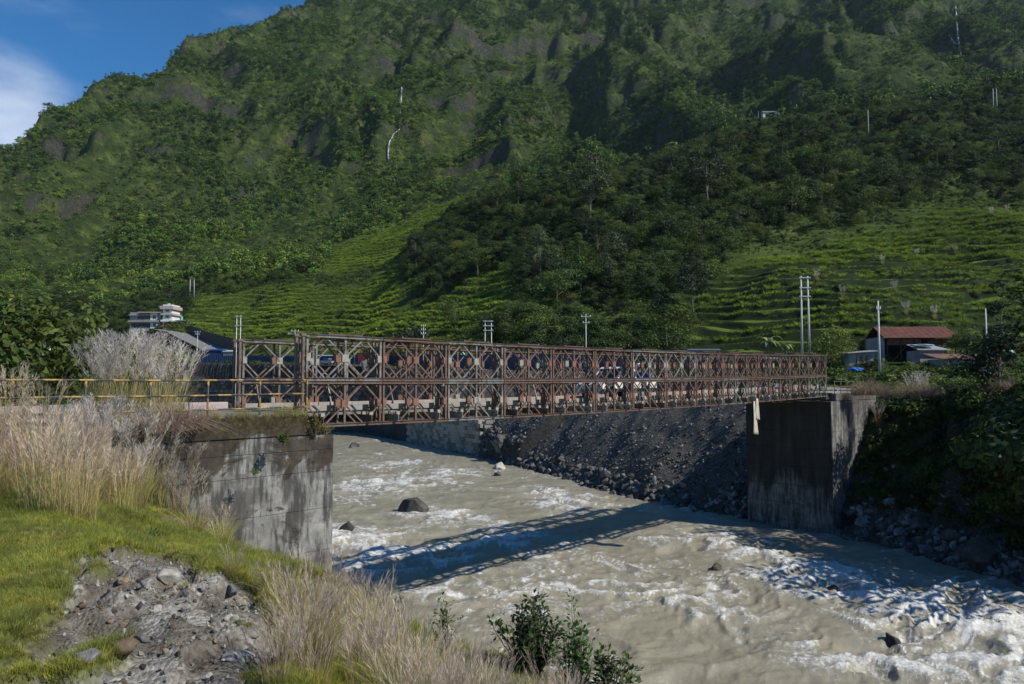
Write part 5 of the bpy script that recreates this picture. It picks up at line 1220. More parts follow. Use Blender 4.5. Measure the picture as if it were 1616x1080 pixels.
for px, py, h, lab in [(1212, 560, 4.6, 'large banana plant with glossy pale leaves left of the tall pole pair'), (1240, 562, 3.2, 'smaller banana plant at the foot of the tall pole pair'), (561, 532, 3.0, 'small banana plant showing over the top chord of the bridge'), (1190, 235, 5, 'banana plant with pale leaves high on the right slope'), (1545, 235, 6, 'banana plant among bushes at the upper right'), (262, 505, 6, 'banana plant to the right of the white house')]:
    x, y, z = hit(px, py, 88); banana(x, y, z, h, lab)

# the wooded mass and ground cover, each as one
def fill(n, pxr, Yr, seed, geo=True):
    r = np.random.default_rng(seed); px = r.uniform(*pxr, n); Y = np.sqrt(r.uniform(Yr[0] ** 2, Yr[1] ** 2, n)); x = (px - 808) / FPX * Y; return x, Y, r
# far mountain
x, y, r = fill(250000, (-200, 1800), (430, 1750), 81)
cov = fbm(x / 120, y / 150, 21.0, 4); z = hill(x, y) - 0.5
keep = (r.random(len(x)) < sstep(-0.5, -0.02, cov) * 0.92 + 0.24) & (terrace_mask(x, y) < 0.3) & ((hill(x, y + 5) - hill(x, y - 3)) / 8 < 1.7)
x, y, z, cov = x[keep], y[keep], z[keep], cov[keep]
idx = np.where(r.random(len(x)) < 0.35 + 0.8 * np.clip(cov, -.3, .5), r.integers(0, 4, len(x)), r.integers(4, 6, len(x)))
FP = []
for me, (px, py, lab) in zip(far_protos, [(160, 160, 'round dark tree on the left skyline of the mountain'), (130, 165, 'green tree left of the round dark skyline tree'), (112, 172, 'pointed tree on the lower left skyline'), (175, 152, 'flat-topped tree on the left skyline notch'), (240, 120, 'low bush on the mountain skyline'), (330, 70, 'low round bush on the upper mountain skyline')]):
    X_, Y_, Z_ = hit(px, py + 14, 500); FP.append(tag(link('tree', me, None, (X_, Y_, Z_), (0, 0, 1.0), 1.7), lab, 'tree'))
scatter('mountain_forest', np.column_stack([x, y, z]), idx, FP, (0.34 + 0.95 * r.random(len(x)) ** 2.0) * np.where(r.random(len(x)) < .05, 1.5, 1.0) * np.where(cov < -.05, .7, 1.0), r.random(len(x)) * 6.28, 'green forest and scrub covering the high mountain', 'forest')
# mid slopes
x, y, r = fill(17000, (-160, 1760), (120, 440), 83)
dr_, _, sr_ = seg_dist(x, y, ROAD); P_ = pxe(x, y); tmk = terrace_mask(x, y); cov = fbm(x / 45, y / 45, 3.0, 3)
wood = sstep(600, 700, P_) * (1 - sstep(1080, 1250, P_ + (y - 200) * -0.9)) + sstep(200, 300, y) * sstep(1000, 1100, P_) * 0.55 + (1 - sstep(380, 520, P_)) * .9 * (1 - tmk) + sstep(480, 560, P_) * .3 * (1 - tmk)
openg = (P_ > 185) * (P_ < 300) * (y < 350) + sstep(1450, 1540, P_) * sstep(190, 210, y) * (1 - sstep(255, 290, y)); keep = (sr_ > 0) & (dr_ > 14) & (r.random(len(x)) < np.clip(wood, 0, 1) * (0.55 + 0.6 * cov) - tmk * .95 - openg) & ~blocks_house(x, y)
x, y = x[keep], y[keep]
CR = []
for o_ in list(C.objects):
    if o_.name.startswith('crown') and o_.data in [TREES[k_][0] for k_ in ('round_a', 'round_b', 'layer_a', 'tall_b', 'round_c')] and o_.data not in [c_.data for c_ in CR]: CR.append(o_)
scatter('hillside_woods', np.column_stack([x, y, land_far(x, y) - 1.2]), r.integers(0, len(CR), len(x)), CR, 0.40 + 0.6 * r.random(len(x)), r.random(len(x)) * 6.28, 'mass of smaller trees filling the spur and lower slopes', 'woods')
# herbs and crops of the near slopes
x, y, r = fill(150000, (-150, 1760), (64, 420), 85)
dr_, _, sr_ = seg_dist(x, y, ROAD); tmk = terrace_mask(x, y); cov = fbm(x / 14, y / 14, 3.0, 3)
keep = ((sr_ > 0) | (pxe(x, y) < 330)) & (dr_ > 4.2) & (land_far(x, y) > WATER + 1) & (r.random(len(x)) < 0.62 + 0.5 * cov - np.where(y > 185, .95, .62) * tmk); x, y, tmk = x[keep], y[keep], tmk[keep]
HP = []
for me, (px, py, lab) in zip(herb_protos, [(1450, 470, 'green herb bush on the right terraces'), (1300, 500, 'yellow-green herb bush low on the terraces'), (700, 560, 'dark herb bush above the blue fence'), (1560, 480, 'grassy tuft on the far right terraces')]):
    HP.append(tag(link('bush', me, None, hit(px, py, 90)), lab, 'bush'))
scatter('hillside_scrub', np.column_stack([x, y, land_far(x, y) - .15]), r.integers(0, 4, len(x)), HP, (0.45 + 0.75 * r.random(len(x)) ** 1.6) * (1 - .5 * tmk) * (1 + .5 * sstep(200, 400, y)), r.random(len(x)) * 6.28, 'waist-high herbs and crops over the terraced slopes', 'scrub')
# terrace lips: grass leaning over each step
x, y, r = fill(420000, (200, 1760), (100, 560), 87); tmk = terrace_mask(x, y); x, y = x[tmk > .5], y[tmk > .5]
tmk = terrace_mask(x, y); zc = hill(x, y); zu = hill(x, y - 1.0 * np.where(y > 185, 1.5, .8)); keep = (tmk > .5) & (zc - zu > 0.9); x, y, zc = x[keep], y[keep], zc[keep]
LP = []
for s, c1, c2 in ((131, (0.15, 0.23, 0.025), (0.28, 0.36, 0.05)), (133, (0.10, 0.18, 0.02), (0.20, 0.29, 0.04))):
    me = join_parts('grass', [blades(34, 0.75, 0.55, 0.045, c1, c2, s, 0.9, 2)], 'herb'); px_ = 1380 if s == 131 else 1500
    LP.append(tag(link('grass', me, None, hit(px_, 450, 90)), ('yellow' if s == 131 else 'deep') + ' green grass tuft on a terrace lip', 'grass', kind='stuff'))
scatter('terrace_grass', np.column_stack([x, y, zc]), r.integers(0, 2, len(x)), LP, 0.7 + .6 * r.random(len(x)), r.random(len(x)) * 6.28, 'bright grass fringes along the terrace steps', 'terrace grass', tilt=.1)
# right bank undergrowth
r = np.random.default_rng(89); x = r.uniform(22, 62, 9000); y = r.uniform(12, 62, 9000); db, _, sb = seg_dist(x, y, FARBANK); l_, w_ = lw(x, y)
keep = (sb > 0) & (db > 2.0) & ~((l_ > 41) & (l_ < 53) & (w_ > -1.0)) & (seg_dist(x, y, ROAD)[0] > 3.4); x, y = x[keep], y[keep]
scatter('bank_undergrowth', np.column_stack([x, y, land_far(x, y) - .1]), r.choice([0, 2, 2, 3], len(x)), HP, .35 + .4 * r.random(len(x)), r.random(len(x)) * 6.28, 'dense dark undergrowth on the steep right bank', 'undergrowth', tilt=.3)

# waterfalls: ribbons lying on the mountain face
def waterfall(path, w0, label):
    pts = []
    for i in range(len(path) - 1):
        for t in np.linspace(0, 1, 7, endpoint=False): pts.append((path[i][0] * (1 - t) + path[i + 1][0] * t, path[i][1] * (1 - t) + path[i + 1][1] * t))
    pts.append(path[-1]); r = np.random.default_rng(int(path[0][0])); V = []; H3 = []
    for k, (px, py) in enumerate(pts): H3.append(hit(px, py, 350, 1900, 2500))
    H3 = np.array(H3); Ys = H3[:, 1].copy()
    for k in range(1, len(Ys)): Ys[k] = min(Ys[k], Ys[k - 1] + 2)      # water only comes forward as it falls
    for k, (px, py) in enumerate(pts):
        Yk = Ys[k] - 5.0; x, _, z = unproj(px, py, Yk); wd = w0 * (0.5 + 0.9 * r.random())
        wd *= .5; V += [(x - wd, Yk + .5, z), (x, Yk - .6, z), (x + wd, Yk + .5, z)]
    F_ = []
    for j in range(len(pts) - 1): F_ += [(3 * j, 3 * j + 1, 3 * j + 4, 3 * j + 3), (3 * j + 1, 3 * j + 2, 3 * j + 5, 3 * j + 4)]
    o = link('waterfall', new_mesh('waterfall', np.array(V), quads=np.array(F_), mat=M['falls'])); s = o.modifiers.new('body', 'SOLIDIFY'); s.thickness = .4
    return tag(o, label, 'waterfall')
waterfall([(634, 138), (632, 170), (630, 205), (621, 212), (614, 225), (612, 245), (616, 268), (622, 285)], 1.1, 'thin white waterfall dropping down the middle of the mountain')
waterfall([(788, 180), (789, 200), (792, 218)], .7, 'very thin waterfall right of the main thin one')
waterfall([(1508, 10), (1510, 35), (1512, 60), (1517, 88)], 2.2, 'broken white waterfall at the upper right of the mountain')
waterfall([(1498, 55), (1502, 62), (1508, 70)], 2.0, 'short side cascade left of the upper right waterfall')

# ------------------------------------------------------------------ poles
def pole(x, y, z, h, label, r0=.13, arms=(), kind='concrete'):
    t = empty('utility_pole', (x, y, z)); MB().tube([(0, 0, -.5), (0, 0, h)], [r0, r0 * .55], 8).obj('pole', M['pale_pole'] if kind == 'concrete' else M['galv'], t, smooth=True)
    for az, aw in arms:
        MB().box(-aw / 2, aw / 2, -.09 - .06, -.09 + .06, az, az + .12).obj('cross_arm', M['galv'], t)
        for q in (-.42, 0, .42): MB().tube([(q * aw, -.09, az + .12), (q * aw, -.09, az + .36)], [.06, .04], 6).obj('insulator', M['white'], t)
    return tag(t, label, 'pole')
def pole_px(px, pyb, pyt, label, r0=.13, arms=(), y0=80, Y=None):
    x, y, z = hit(px, pyb, y0) if Y is None else ((px - 808) / FPX * Y, Y, float(land_far((px - 808) / FPX * Y, Y)))
    h = y * float(tanv(pyt)) - z; return pole(x, y, z, h, label, r0, [(h + a, w_) for a, w_ in arms])
def pole_pair(px0, px1, pyb, pyt, label, arms, r0=.14, y0=80, Y=None):
    Yc = hit((px0 + px1) / 2, pyb, y0)[1] if Y is None else Y; xc = ((px0 + px1) / 2 - 808) / FPX * Yc; z = float(land_far(xc, Yc)); h = Yc * float(tanv(pyt)) - z; dx = (px1 - px0) / FPX * Yc / 2
    t = empty('utility_pole', (xc, Yc, z))
    for s in (-1, 1): MB().tube([(s * dx, 0, -.5), (s * dx * .88, 0, h)], [r0, r0 * .6], 8).obj('pole', M['pale_pole'], t, smooth=True)
    for a in arms: MB().box(-dx * 1.5, dx * 1.5, -.24, -.14, h + a, h + a + .14).obj('cross_arm', M['galv'], t)
    return tag(t, label, 'pole')
pole_pair(1266, 1278, 553, 436, 'tall pair of pale poles with three crossbars right of the banana plant', (-.3, -1.7, -2.9), .17, Y=100)
pole_px(1388, 582, 475, 'single pale pole beside the small grey shack', .16, ((-1.0, .5),), Y=84)
pole_px(1558, 592, 487, 'single pale pole at the right before the creeper-covered tree', .12, (), Y=80)
pole_px(925, 550, 496, 'pale pole with crowded crossarms above the middle of the bridge', .12, ((-.5, 1.8), (-1.6, 1.2)), Y=128)
pole_pair(765, 776, 545, 506, 'short pair of poles with three bars above the bridge', (-.2, -1.1, -2.0), .12, Y=140)
pole_px(668, 545, 513, 'small pole with three short crossarms left of the short pair', .10, ((-.3, 1.0), (-1.1, 1.0), (-1.9, 1.0)), Y=150)
pole_pair(372, 379, 545, 498, 'pair of poles behind the left end of the bridge', (-.3, -2.4), .14, Y=165)
pole_pair(297, 304, 473, 440, 'pair of pale poles standing on the left terraces', (-.3,), .2, y0=200)
pole_px(465, 560, 521, 'pole carrying a dark transformer over the left truss end', .12, ((-.3, 1.6), (-.9, 3.0)), Y=150)
pole_px(311, 545, 523, 'small pole beside the sloping wall road', .12, ((-.3, 1.8), (-1.0, 1.2)), Y=215)
pole_pair(127, 133, 503, 485, 'small distant pair of poles in the left valley', (-.3, -1.5), .16, y0=250)
pole_pair(232, 238, 475, 458, 'small distant pair of poles above the white house', (-.4,), .16, y0=250)
pole_px(1371, 222, 174, 'lone pale pole high on the right slope', .2, (), y0=150)
pole_pair(1582, 1588, 180, 140, 'pair of pale poles at the upper right', (), .2, y0=150)
pole_px(1197, 205, 176, 'thin pole beside the white hillside house', .16, (), y0=150)

# ------------------------------------------------------------------ buildings
def window(t, x0, x1, z0, z1, y=0.0, m_='dark_glass', fr=.06, side=-1):
    w_ = empty('window', (0, 0, 0), 0, t)
    mb = MB()
    for a in ((x0 - fr, x1 + fr, z0 - fr, z0), (x0 - fr, x1 + fr, z1, z1 + fr), (x0 - fr, x0, z0, z1), (x1, x1 + fr, z0, z1), ((x0 + x1) / 2 - .03, (x0 + x1) / 2 + .03, z0, z1)): mb.box(a[0], a[1], y - .08, y - .002, a[2], a[3])
    mb.obj('frame', M['grey_wall'], w_); MB().box(x0, x1, y - .03, y - .001, z0, z1).obj('pane', M[m_], w_)
def bld(px, py, Y, name='house', rz=0.0):
    x = (px - 808) / FPX * Y; z = Y * float(tanv(py)); return empty(name, (x, Y, z), rz)
# white house group; 1 px = 0.288 m at 330 m
K = 330 / FPX
t = bld(262, 516, 330); X = lambda px: (px - 262) * K
MB().box(X(255), X(269.5), 0, 8, -8, 10.2).obj('wall', M['white_wall'], t)
for zf in (2.0, 5.0): MB().box(X(253), X(272), -.9, 8.2, zf + .3, zf + 1.15).obj('floor_band', M['pinkish'] if zf > 4 else M['white_wall'], t)
MB().box(X(252), X(272.5), -1.0, 8.6, 8.0, 9.5).obj('roof_parapet', M['pinkish'], t); MB().box(X(247), X(253), 1, 3, 8.9, 9.7).obj('roof_slab', M['grey_wall'], t)
for zf in (0.9, 3.9, 6.7): window(t, X(259.5), X(264.5), zf + .3, zf + 1.2, -.0)
MB().tube([(X(261), 2, 9.5), (X(261), 2, 10.9)], .7, 8).obj('water_tank', M['teal'], t)
for s_ in t.children:
    pass
tag(t, 'tall narrow white three-storey house with pinkish floor bands', 'house')
t2 = bld(235, 518, 331); X = lambda px: (px - 235) * K
MB().box(X(203), X(252), 0, 9, -8, 7.2).obj('wall', M['grey_wall'], t2); MB().box(X(236), X(247), -.25, -.01, -.2, 7.0).obj('white_bay', M['white_wall'], t2)
MB().box(X(218), X(254), -1.4, 9, 6.9, 7.35).obj('roof_slab', M['pinkish'], t2); MB().box(X(203), X(219), -1.0, 9, 5.7, 6.1).obj('lower_roof', M['grey_tin'], t2); MB().box(X(202), X(250), -1.3, 0, 2.6, 3.5).obj('balcony', M['grey_wall'], t2)
MB().box(X(219), X(236), -1.42, -1.36, 6.7, 6.95).obj('roof_edge', M['rust_roof'], t2)
for q in range(9): window(t2, X(206 + q * 3.4), X(208.4 + q * 3.4), .4, 2.2, 0, 'dark')
for q in range(6): window(t2, X(216 + q * 3.4), X(218.4 + q * 3.4), 4.0, 5.6, 0, 'dark')
window(t2, X(240), X(245), 4.2, 5.8, -.25); window(t2, X(241), X(245), 0.6, 2.4, -.25)
tag(t2, 'long grey two-storey building with balcony joined to the narrow white house', 'house')
t3 = bld(285, 517, 325); X = lambda px: (px - 285) * K
MB().box(X(279), X(288), 0, 4, -1, 3).obj('wall', M['grey_wall'], t3); MB().box(X(275), X(290), -.6, 4.4, 3, 3.3).obj('roof', M['grey_tin'], t3); MB().box(X(274.5), X(279), -.05, -.01, -.5, 2.7).obj('door', M['red'], t3); MB().tube([(X(283.5), 1, 3.3), (X(283.5), 1, 5.0)], [.55, .5], 8).obj('water_tank', M['teal'], t3)
tag(t3, 'small grey outbuilding with a red door and green tank beside the white house', 'shed')
# sloping retaining wall and track to the house
def slab_wall(name, pts, thick, m_, label, cat='retaining wall'):
    mb = MB(); n_ = len(pts)
    for i in range(n_ - 1):
        (xa, ya, za, ta), (xb, yb, zb_, tb) = pts[i], pts[i + 1]
        mb.add([(xa, ya, za), (xb, yb, zb_), (xb, yb + thick, zb_), (xa, ya + thick, za), (xa, ya, ta), (xb, yb, tb), (xb, yb + thick, tb), (xa, ya + thick, ta)], [(0, 3, 2, 1), (4, 5, 6, 7), (0, 1, 5, 4), (1, 2, 6, 5), (2, 3, 7, 6), (3, 0, 4, 7)])
    return tag(mb.obj(name, m_), label, cat)
wp = []
for px, pyt, pyb, Y in [(287, 515, 526, 318), (300, 514, 534, 300), (320, 522, 538, 280), (345, 529, 545, 255), (375, 536, 556, 230)]:
    x = (px - 808) / FPX * Y; wp.append((x, Y, Y * float(tanv(pyb)) - 3, Y * float(tanv(pyt))))
slab_wall('stone_wall', wp, 1.2, M['dark_rock'], 'dark sloping stone wall running down from the white house')
tp = [((px - 808) / FPX * Y, Y - 4, Y * float(tanv(py))) for px, py, Y in [(262, 523, 322), (285, 527, 305), (305, 537, 285), (330, 548, 262), (352, 558, 240), (372, 566, 222)]]
trk = ribbon('track', tp, 4.0, 0.5, M['road']); tag(trk, kind='structure')
# long shed with rusty roof, right
K = 96 / FPX
t = bld(1395, 584, 96, 'shed', -0.12); X = lambda px: (px - 1395) * K
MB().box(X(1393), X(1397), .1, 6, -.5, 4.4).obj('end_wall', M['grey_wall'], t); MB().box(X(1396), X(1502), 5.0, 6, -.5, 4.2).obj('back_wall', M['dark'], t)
MB().prism([(0, 4.3), (X(1502), 4.3), (X(1502), 4.36), (0, 4.36)], 0, 0.02)
roof = empty('roof', (0, 0, 0), 0, t)
for q in range(24):
    x0 = X(1393) + q * (X(1503) - X(1393)) / 24; x1 = x0 + (X(1503) - X(1393)) / 24 - .015; zz = .02 * (q % 2)
    MB().add([(x0, -.8, 4.15 + zz), (x1, -.8, 4.15 + zz), (x1, 3.0, 5.85 + zz), (x0, 3.0, 5.85 + zz), (x0, -.8, 4.19 + zz), (x1, -.8, 4.19 + zz), (x1, 3.0, 5.89 + zz), (x0, 3.0, 5.89 + zz)], [(0, 3, 2, 1), (4, 5, 6, 7), (0, 1, 5, 4), (1, 2, 6, 5), (2, 3, 7, 6), (3, 0, 4, 7)]).obj('roof_sheet', M['rust_roof'], roof)
MB().add([(X(1393), 3.0, 5.87), (X(1503), 3.0, 5.87), (X(1503), 6.6, 4.2), (X(1393), 6.6, 4.2)], [(0, 1, 2, 3)]).obj('rear_slope', M['rust_roof'], roof)
MB().box(X(1403), X(1454), .6, .75, 3.3, 4.1).obj('fascia', M['rust_old'], t); MB().box(X(1468), X(1500), .6, .75, 3.3, 4.1).obj('fascia', M['rust_old'], t)
for q in range(6): MB().box(X(1402) + q * 1.7, X(1402) + q * 1.7 + .12, .4, .52, -.6, 4.1).obj('post', M['dark_iron'], t)
for q in range(3): MB().bar((X(1404) + q * 2.6, .3, .6), (X(1404) + q * 2.6 + 2.2, .3, 3.2), .07, .07).obj('brace', M['rust_old'], t)
tag(t, 'long open shed with a rusty red sheet roof', 'shed')
t = bld(1340, 579, 90, 'shed', -.1); K = 90 / FPX; X = lambda px: (px - 1340) * K
MB().box(0, X(1377), 0, 2.6, -1, 1.65).obj('wall', M['grey_wall'], t); MB().add([(-.3, -.5, 1.62), (X(1386), -.5, 1.9), (X(1386), 3, 2.1), (-.3, 3, 1.8), (-.3, -.5, 1.68), (X(1386), -.5, 1.96), (X(1386), 3, 2.16), (-.3, 3, 1.86)], [(0, 3, 2, 1), (4, 5, 6, 7), (0, 1, 5, 4), (1, 2, 6, 5), (2, 3, 7, 6), (3, 0, 4, 7)]).obj('roof', M['grey_tin'], t)
MB().box(X(1351), X(1372), -.04, -.003, -.6, 1.35).obj('plank_door', M['dark_iron'], t); MB().box(X(1348), X(1364), -.5, -.06, .3, .36).obj('shelf', M['rust_old'], t)
for q in range(5): MB().box(X(1352) + q * .33, X(1352) + q * .33 + .28, -.07, -.042, -.6, 1.3).obj('plank', M['rust_old'] if q % 2 else M['grey_wall'], t)
tag(t, 'small grey shack with a flat sheet roof left of the pale pole', 'shed')
t = bld(1485, 585, 86, 'shed', -.05); K = 86 / FPX; X = lambda px: (px - 1485) * K
MB().box(0, X(1536), 0, 3, -1, 1.35).obj('wall', M['blockwall'] if 'blockwall' in M else M['grey_wall'], t); MB().add([(-.5, -.4, 1.36), (X(1540), -.4, 1.30), (X(1540), 3.2, 2.0), (-.5, 3.2, 2.06), (-.5, -.4, 1.42), (X(1540), -.4, 1.36), (X(1540), 3.2, 2.06), (-.5, 3.2, 2.12)], [(0, 3, 2, 1), (4, 5, 6, 7), (0, 1, 5, 4), (1, 2, 6, 5), (2, 3, 7, 6), (3, 0, 4, 7)]).obj('roof', M['rust_old'], t)
window(t, X(1495), X(1506), .65, 1.1); tag(t, 'low block-walled shed with a dull rusty roof in front of the long shed', 'shed')
t = bld(1452, 580, 90, 'shed'); K = 90 / FPX; X = lambda px: (px - 1452) * K
MB().box(0, X(1490), 0, 3, -1.2, 2.1).obj('wall', M['grey_wall'], t); MB().add([(-.5, -.5, 2.12), (X(1496), -.5, 2.12), (X(1490), 3, 2.9), (0, 3, 2.9), (-.5, -.5, 2.2), (X(1496), -.5, 2.2), (X(1490), 3, 2.98), (0, 3, 2.98)], [(0, 3, 2, 1), (4, 5, 6, 7), (0, 1, 5, 4), (1, 2, 6, 5), (2, 3, 7, 6), (3, 0, 4, 7)]).obj('roof', M['grey_tin'], t)
tag(t, 'grey lean-to with a patched sheet roof before the open shed', 'shed')
o = link('tarpaulin', rock_mesh('tarpaulin', 7, M['tarp'], 3, 2, .25, (1.4, .9, .16)), None, (t.location.x + .6, t.location.y + .6, t.location.z + 2.75)); tag(o, 'crumpled blue and white tarpaulin on the lean-to roof', 'tarpaulin')
for px, py, Y, s, m_, lab in [(1350, 583, 78, (.9, .5, .2), 'bright_blue', 'blue tarpaulin heap in the bushes behind the brown tussock'), (1578, 556, 84, (1.6, 1, .3), 'tarp', 'crumpled blue tarpaulin roof behind the pole at the right'), (1560, 585, 74, (.9, .6, .3), 'tarp', 'small blue tarpaulin low beside the right pole'), (1565, 590, 72, (.8, .5, .15), 'teal', 'green plastic sheet below the right pole')]:
    x, z = (px - 808) / FPX * Y, Y * float(tanv(py)); tag(link('tarpaulin', rock_mesh('tarpaulin', px, M[m_], 3, 2, .25, s), None, (x, Y, z)), lab, 'tarpaulin')
t = bld(1577, 585, 86, 'shed'); MB().box(-1.6, 1.6, 0, 2, -1.2, 1.9).obj('wall', M['dark'], t); MB().box(-1.9, 1.9, -.4, 2.2, 1.9, 2.0).obj('roof', M['blue_tin'], t); tag(t, 'dark little shelter under the crumpled blue roof at the right', 'shed')
# hillside houses at the upper right
x, y, z = H1; z += 2.5; K = y / FPX; t = empty('house', (x, y - 3, z)); 
MB().box(-22 * K, 24 * K, 0, 6, -4, 4 * K).obj('wall', M['white_wall'], t); MB().box(-15 * K, 12 * K, .5, 6, 4 * K, 15 * K).obj('upper_wall', M['white_wall'], t)
MB().box(-25 * K, 32 * K, -1, 7, 4 * K, 5 * K).obj('lower_roof', M['grey_wall'], t); MB().box(-17 * K, 15 * K, -.6, 6.5, 15 * K, 16.2 * K).obj('roof', M['grey_tin'], t)
for a, b_ in ((-11, -4), (2, 9)): window(t, a * K, b_ * K, 8 * K, 12.5 * K, .5, fr=.12)
window(t, 14 * K, 18 * K, -3 * K, 2 * K, 0, fr=.1); tag(t, 'white two-storey house peeking out of trees high on the right slope', 'house')
x, y, z = H2; K = y / FPX * .85; t = empty('house', (x, y - 2, z)); MB().box(-17 * K, 17 * K, 0, 5, -3, 24 * K).obj('wall', M['dark_rock'], t); MB().add([(-22 * K, -1.2, 23 * K), (20 * K, -1.2, 25 * K), (20 * K, 6, 31 * K), (-22 * K, 6, 29 * K)], [(0, 1, 2, 3)]).obj('roof', M['dark_rock'], t)
for a in (-9, 6): window(t, a * K, (a + 5) * K, 12 * K, 19 * K, 0, 'blue_tin' if a > 0 else 'dark', fr=.1)
tag(t, 'dark stone house in the trees below the white hillside house', 'house')
t = bld(48, 556, 150, 'house'); MB().box(-1.6, 2.2, 0, 3, -1.5, 1.7).obj('wall', M['white_wall'], t); MB().box(-2.0, 2.6, -.4, 3.4, 1.7, 1.9).obj('roof', M['grey_tin'], t); MB().box(-6, -1.6, 0, 3, -1.5, .8).obj('annex', M['grey_wall'], t); window(t, -.8, .6, .3, 1.1); tag(t, 'small white hut at the foot of the big tree on the left', 'house')

# blue sheet fence along the valley road: panels between posts
fence = empty('fence', (0, 0, 0)); tag(fence, 'long blue corrugated sheet fence along the valley road behind the bridge', 'fence')
fp = [((px - 808) / FPX * Y, Y, Y * float(tanv(py)), Y * float(tanv(pt))) for px, Y, py, pt in [(316, 196, 584, 561), (380, 194, 583, 561), (470, 186, 583, 562), (560, 172, 585, 562), (680, 152, 587, 561), (760, 138, 588, 560), (850, 126, 590, 559), (935, 116, 592, 559), (1000, 109, 593, 562)]]
for i in range(len(fp) - 1):
    a0, b0 = np.array(fp[i]), np.array(fp[i + 1]); nk = max(1, int(np.hypot(*(b0 - a0)[:2]) / 2.6))
    for k in range(nk):
        p, q = a0 + (b0 - a0) * k / nk, a0 + (b0 - a0) * (k + 1) / nk; d = unit((q - p)[:2]); Lp = np.hypot(*(q - p)[:2]) - .05; mb = MB(); nr = 9; V = []; F_ = []
        for j in range(nr + 1):
            off = .05 * (1 if j % 2 else -1); V += [(Lp * j / nr, off, 0), (Lp * j / nr, off, max(p[3] - p[2], 2.0))]
        for j in range(nr): F_.append((2 * j, 2 * j + 2, 2 * j + 3, 2 * j + 1))
        mb.add(V, F_); o = mb.obj('fence_sheet', M['blue_tin'], fence, (p[0], p[1], p[2]), (0, 0, math.atan2(d[1], d[0]))); s_ = o.modifiers.new('t', 'SOLIDIFY'); s_.thickness = .03
        if k == 0: MB().box(-.06, .06, -.14, -.06, -.5, max(p[3] - p[2], 2.0) + .1).obj('post', M['galv'], fence, (p[0], p[1], p[2]))
# roofs showing over the fence
for px0, px1, py, Y, m_, mw, h, lab in [(322, 352, 551, 202, 'bright_blue', 'blue_tin', 2.5, 'shed with a bright blue tarpaulin roof behind the fence'), (350, 376, 553, 200, 'white', 'grey_wall', 2.3, 'shed with a white corrugated roof right of the blue-roofed one'), (466, 520, 561, 192, 'tarp', 'blue_tin', 2, 'long pale blue roof showing over the fence at the left truss end'), (613, 636, 563, 165, 'tarp', 'grey_wall', 1.6, 'short pale blue roof over the fence behind the third panel'), (1085, 1140, 550, 112, 'blue_tin', 'grey_wall', 3.5, 'low slate-blue sheet roof just above the top chord of the bridge'), (1205, 1245, 565, 100, 'grey_tin', 'dark', 2.4, 'stall roof with white sacks behind the right part of the bridge'), (880, 905, 561, 122, 'tarp', 'grey_wall', 2.2, 'small pale roof above the fence behind the middle of the bridge')]:
    K = Y / FPX; x = (px0 - 808) * K; z = Y * float(tanv(py)); W_ = (px1 - px0) * K; t = empty('shed', (x, Y, z))
    MB().box(.2, W_ - .2, .4, 3.2, -h - 1, -.1).obj('wall', M[mw], t); MB().add([(0, 0, -.35), (W_, 0, -.35), (W_, 3.6, .1), (0, 3.6, .1), (0, 0, -.29), (W_, 0, -.29), (W_, 3.6, .16), (0, 3.6, .16)], [(0, 3, 2, 1), (4, 5, 6, 7), (0, 1, 5, 4), (1, 2, 6, 5), (2, 3, 7, 6), (3, 0, 4, 7)]).obj('roof', M[m_], t)
    tag(t, lab, 'shed')
t = empty('water_tank', ((730 - 808) / FPX * 146, 146, 146 * float(tanv(580)))); MB().tube([(0, 0, 0), (0, 0, 2.3), (0, 0, 2.9), (0, 0, 3.1)], [.95, .95, .5, .3], 14).obj('tank_body', M['teal'], t, smooth=True); MB().box(-1.1, 1.1, -1.1, 1.1, -2.5, 0).obj('plinth', M['grey_wall'], t); tag(t, 'teal plastic water tank behind the blue fence', 'water tank')

# ------------------------------------------------------------------ vehicles and people
def wheel(parent, x, y, r_, w_=.2):
    s = -1 if y < 0 else 1
    wh = MB().tube([(x, y - w_ / 2, r_), (x, y - w_ / 2 + .03, r_), (x, y + w_ / 2 - .03, r_), (x, y + w_ / 2, r_)], [r_ * .9, r_, r_, r_ * .9], 18).obj('wheel', M['rubber'], parent, smooth=False)
    MB().tube([(x, y + s * (w_ / 2), r_), (x, y + s * (w_ / 2 + .015), r_)], [r_ * .55, r_ * .5], 12).obj('rim', M['galv'], wh)
def body_mesh(prof, w, taper=.88, zt=1.0):
    """side profile extruded across, drawn in above the waist"""
    V = []; n_ = len(prof)
    for s in (-1, 1):
        for x, z in prof: V.append((x, s * w / 2 * (taper if z > zt else 1), z))
    F = [tuple(range(n_)), tuple(range(2 * n_ - 1, n_ - 1, -1))] + [(i, i + n_, (i + 1) % n_ + n_, (i + 1) % n_) for i in range(n_)]
    m = MB(); m.add(V, F); return m
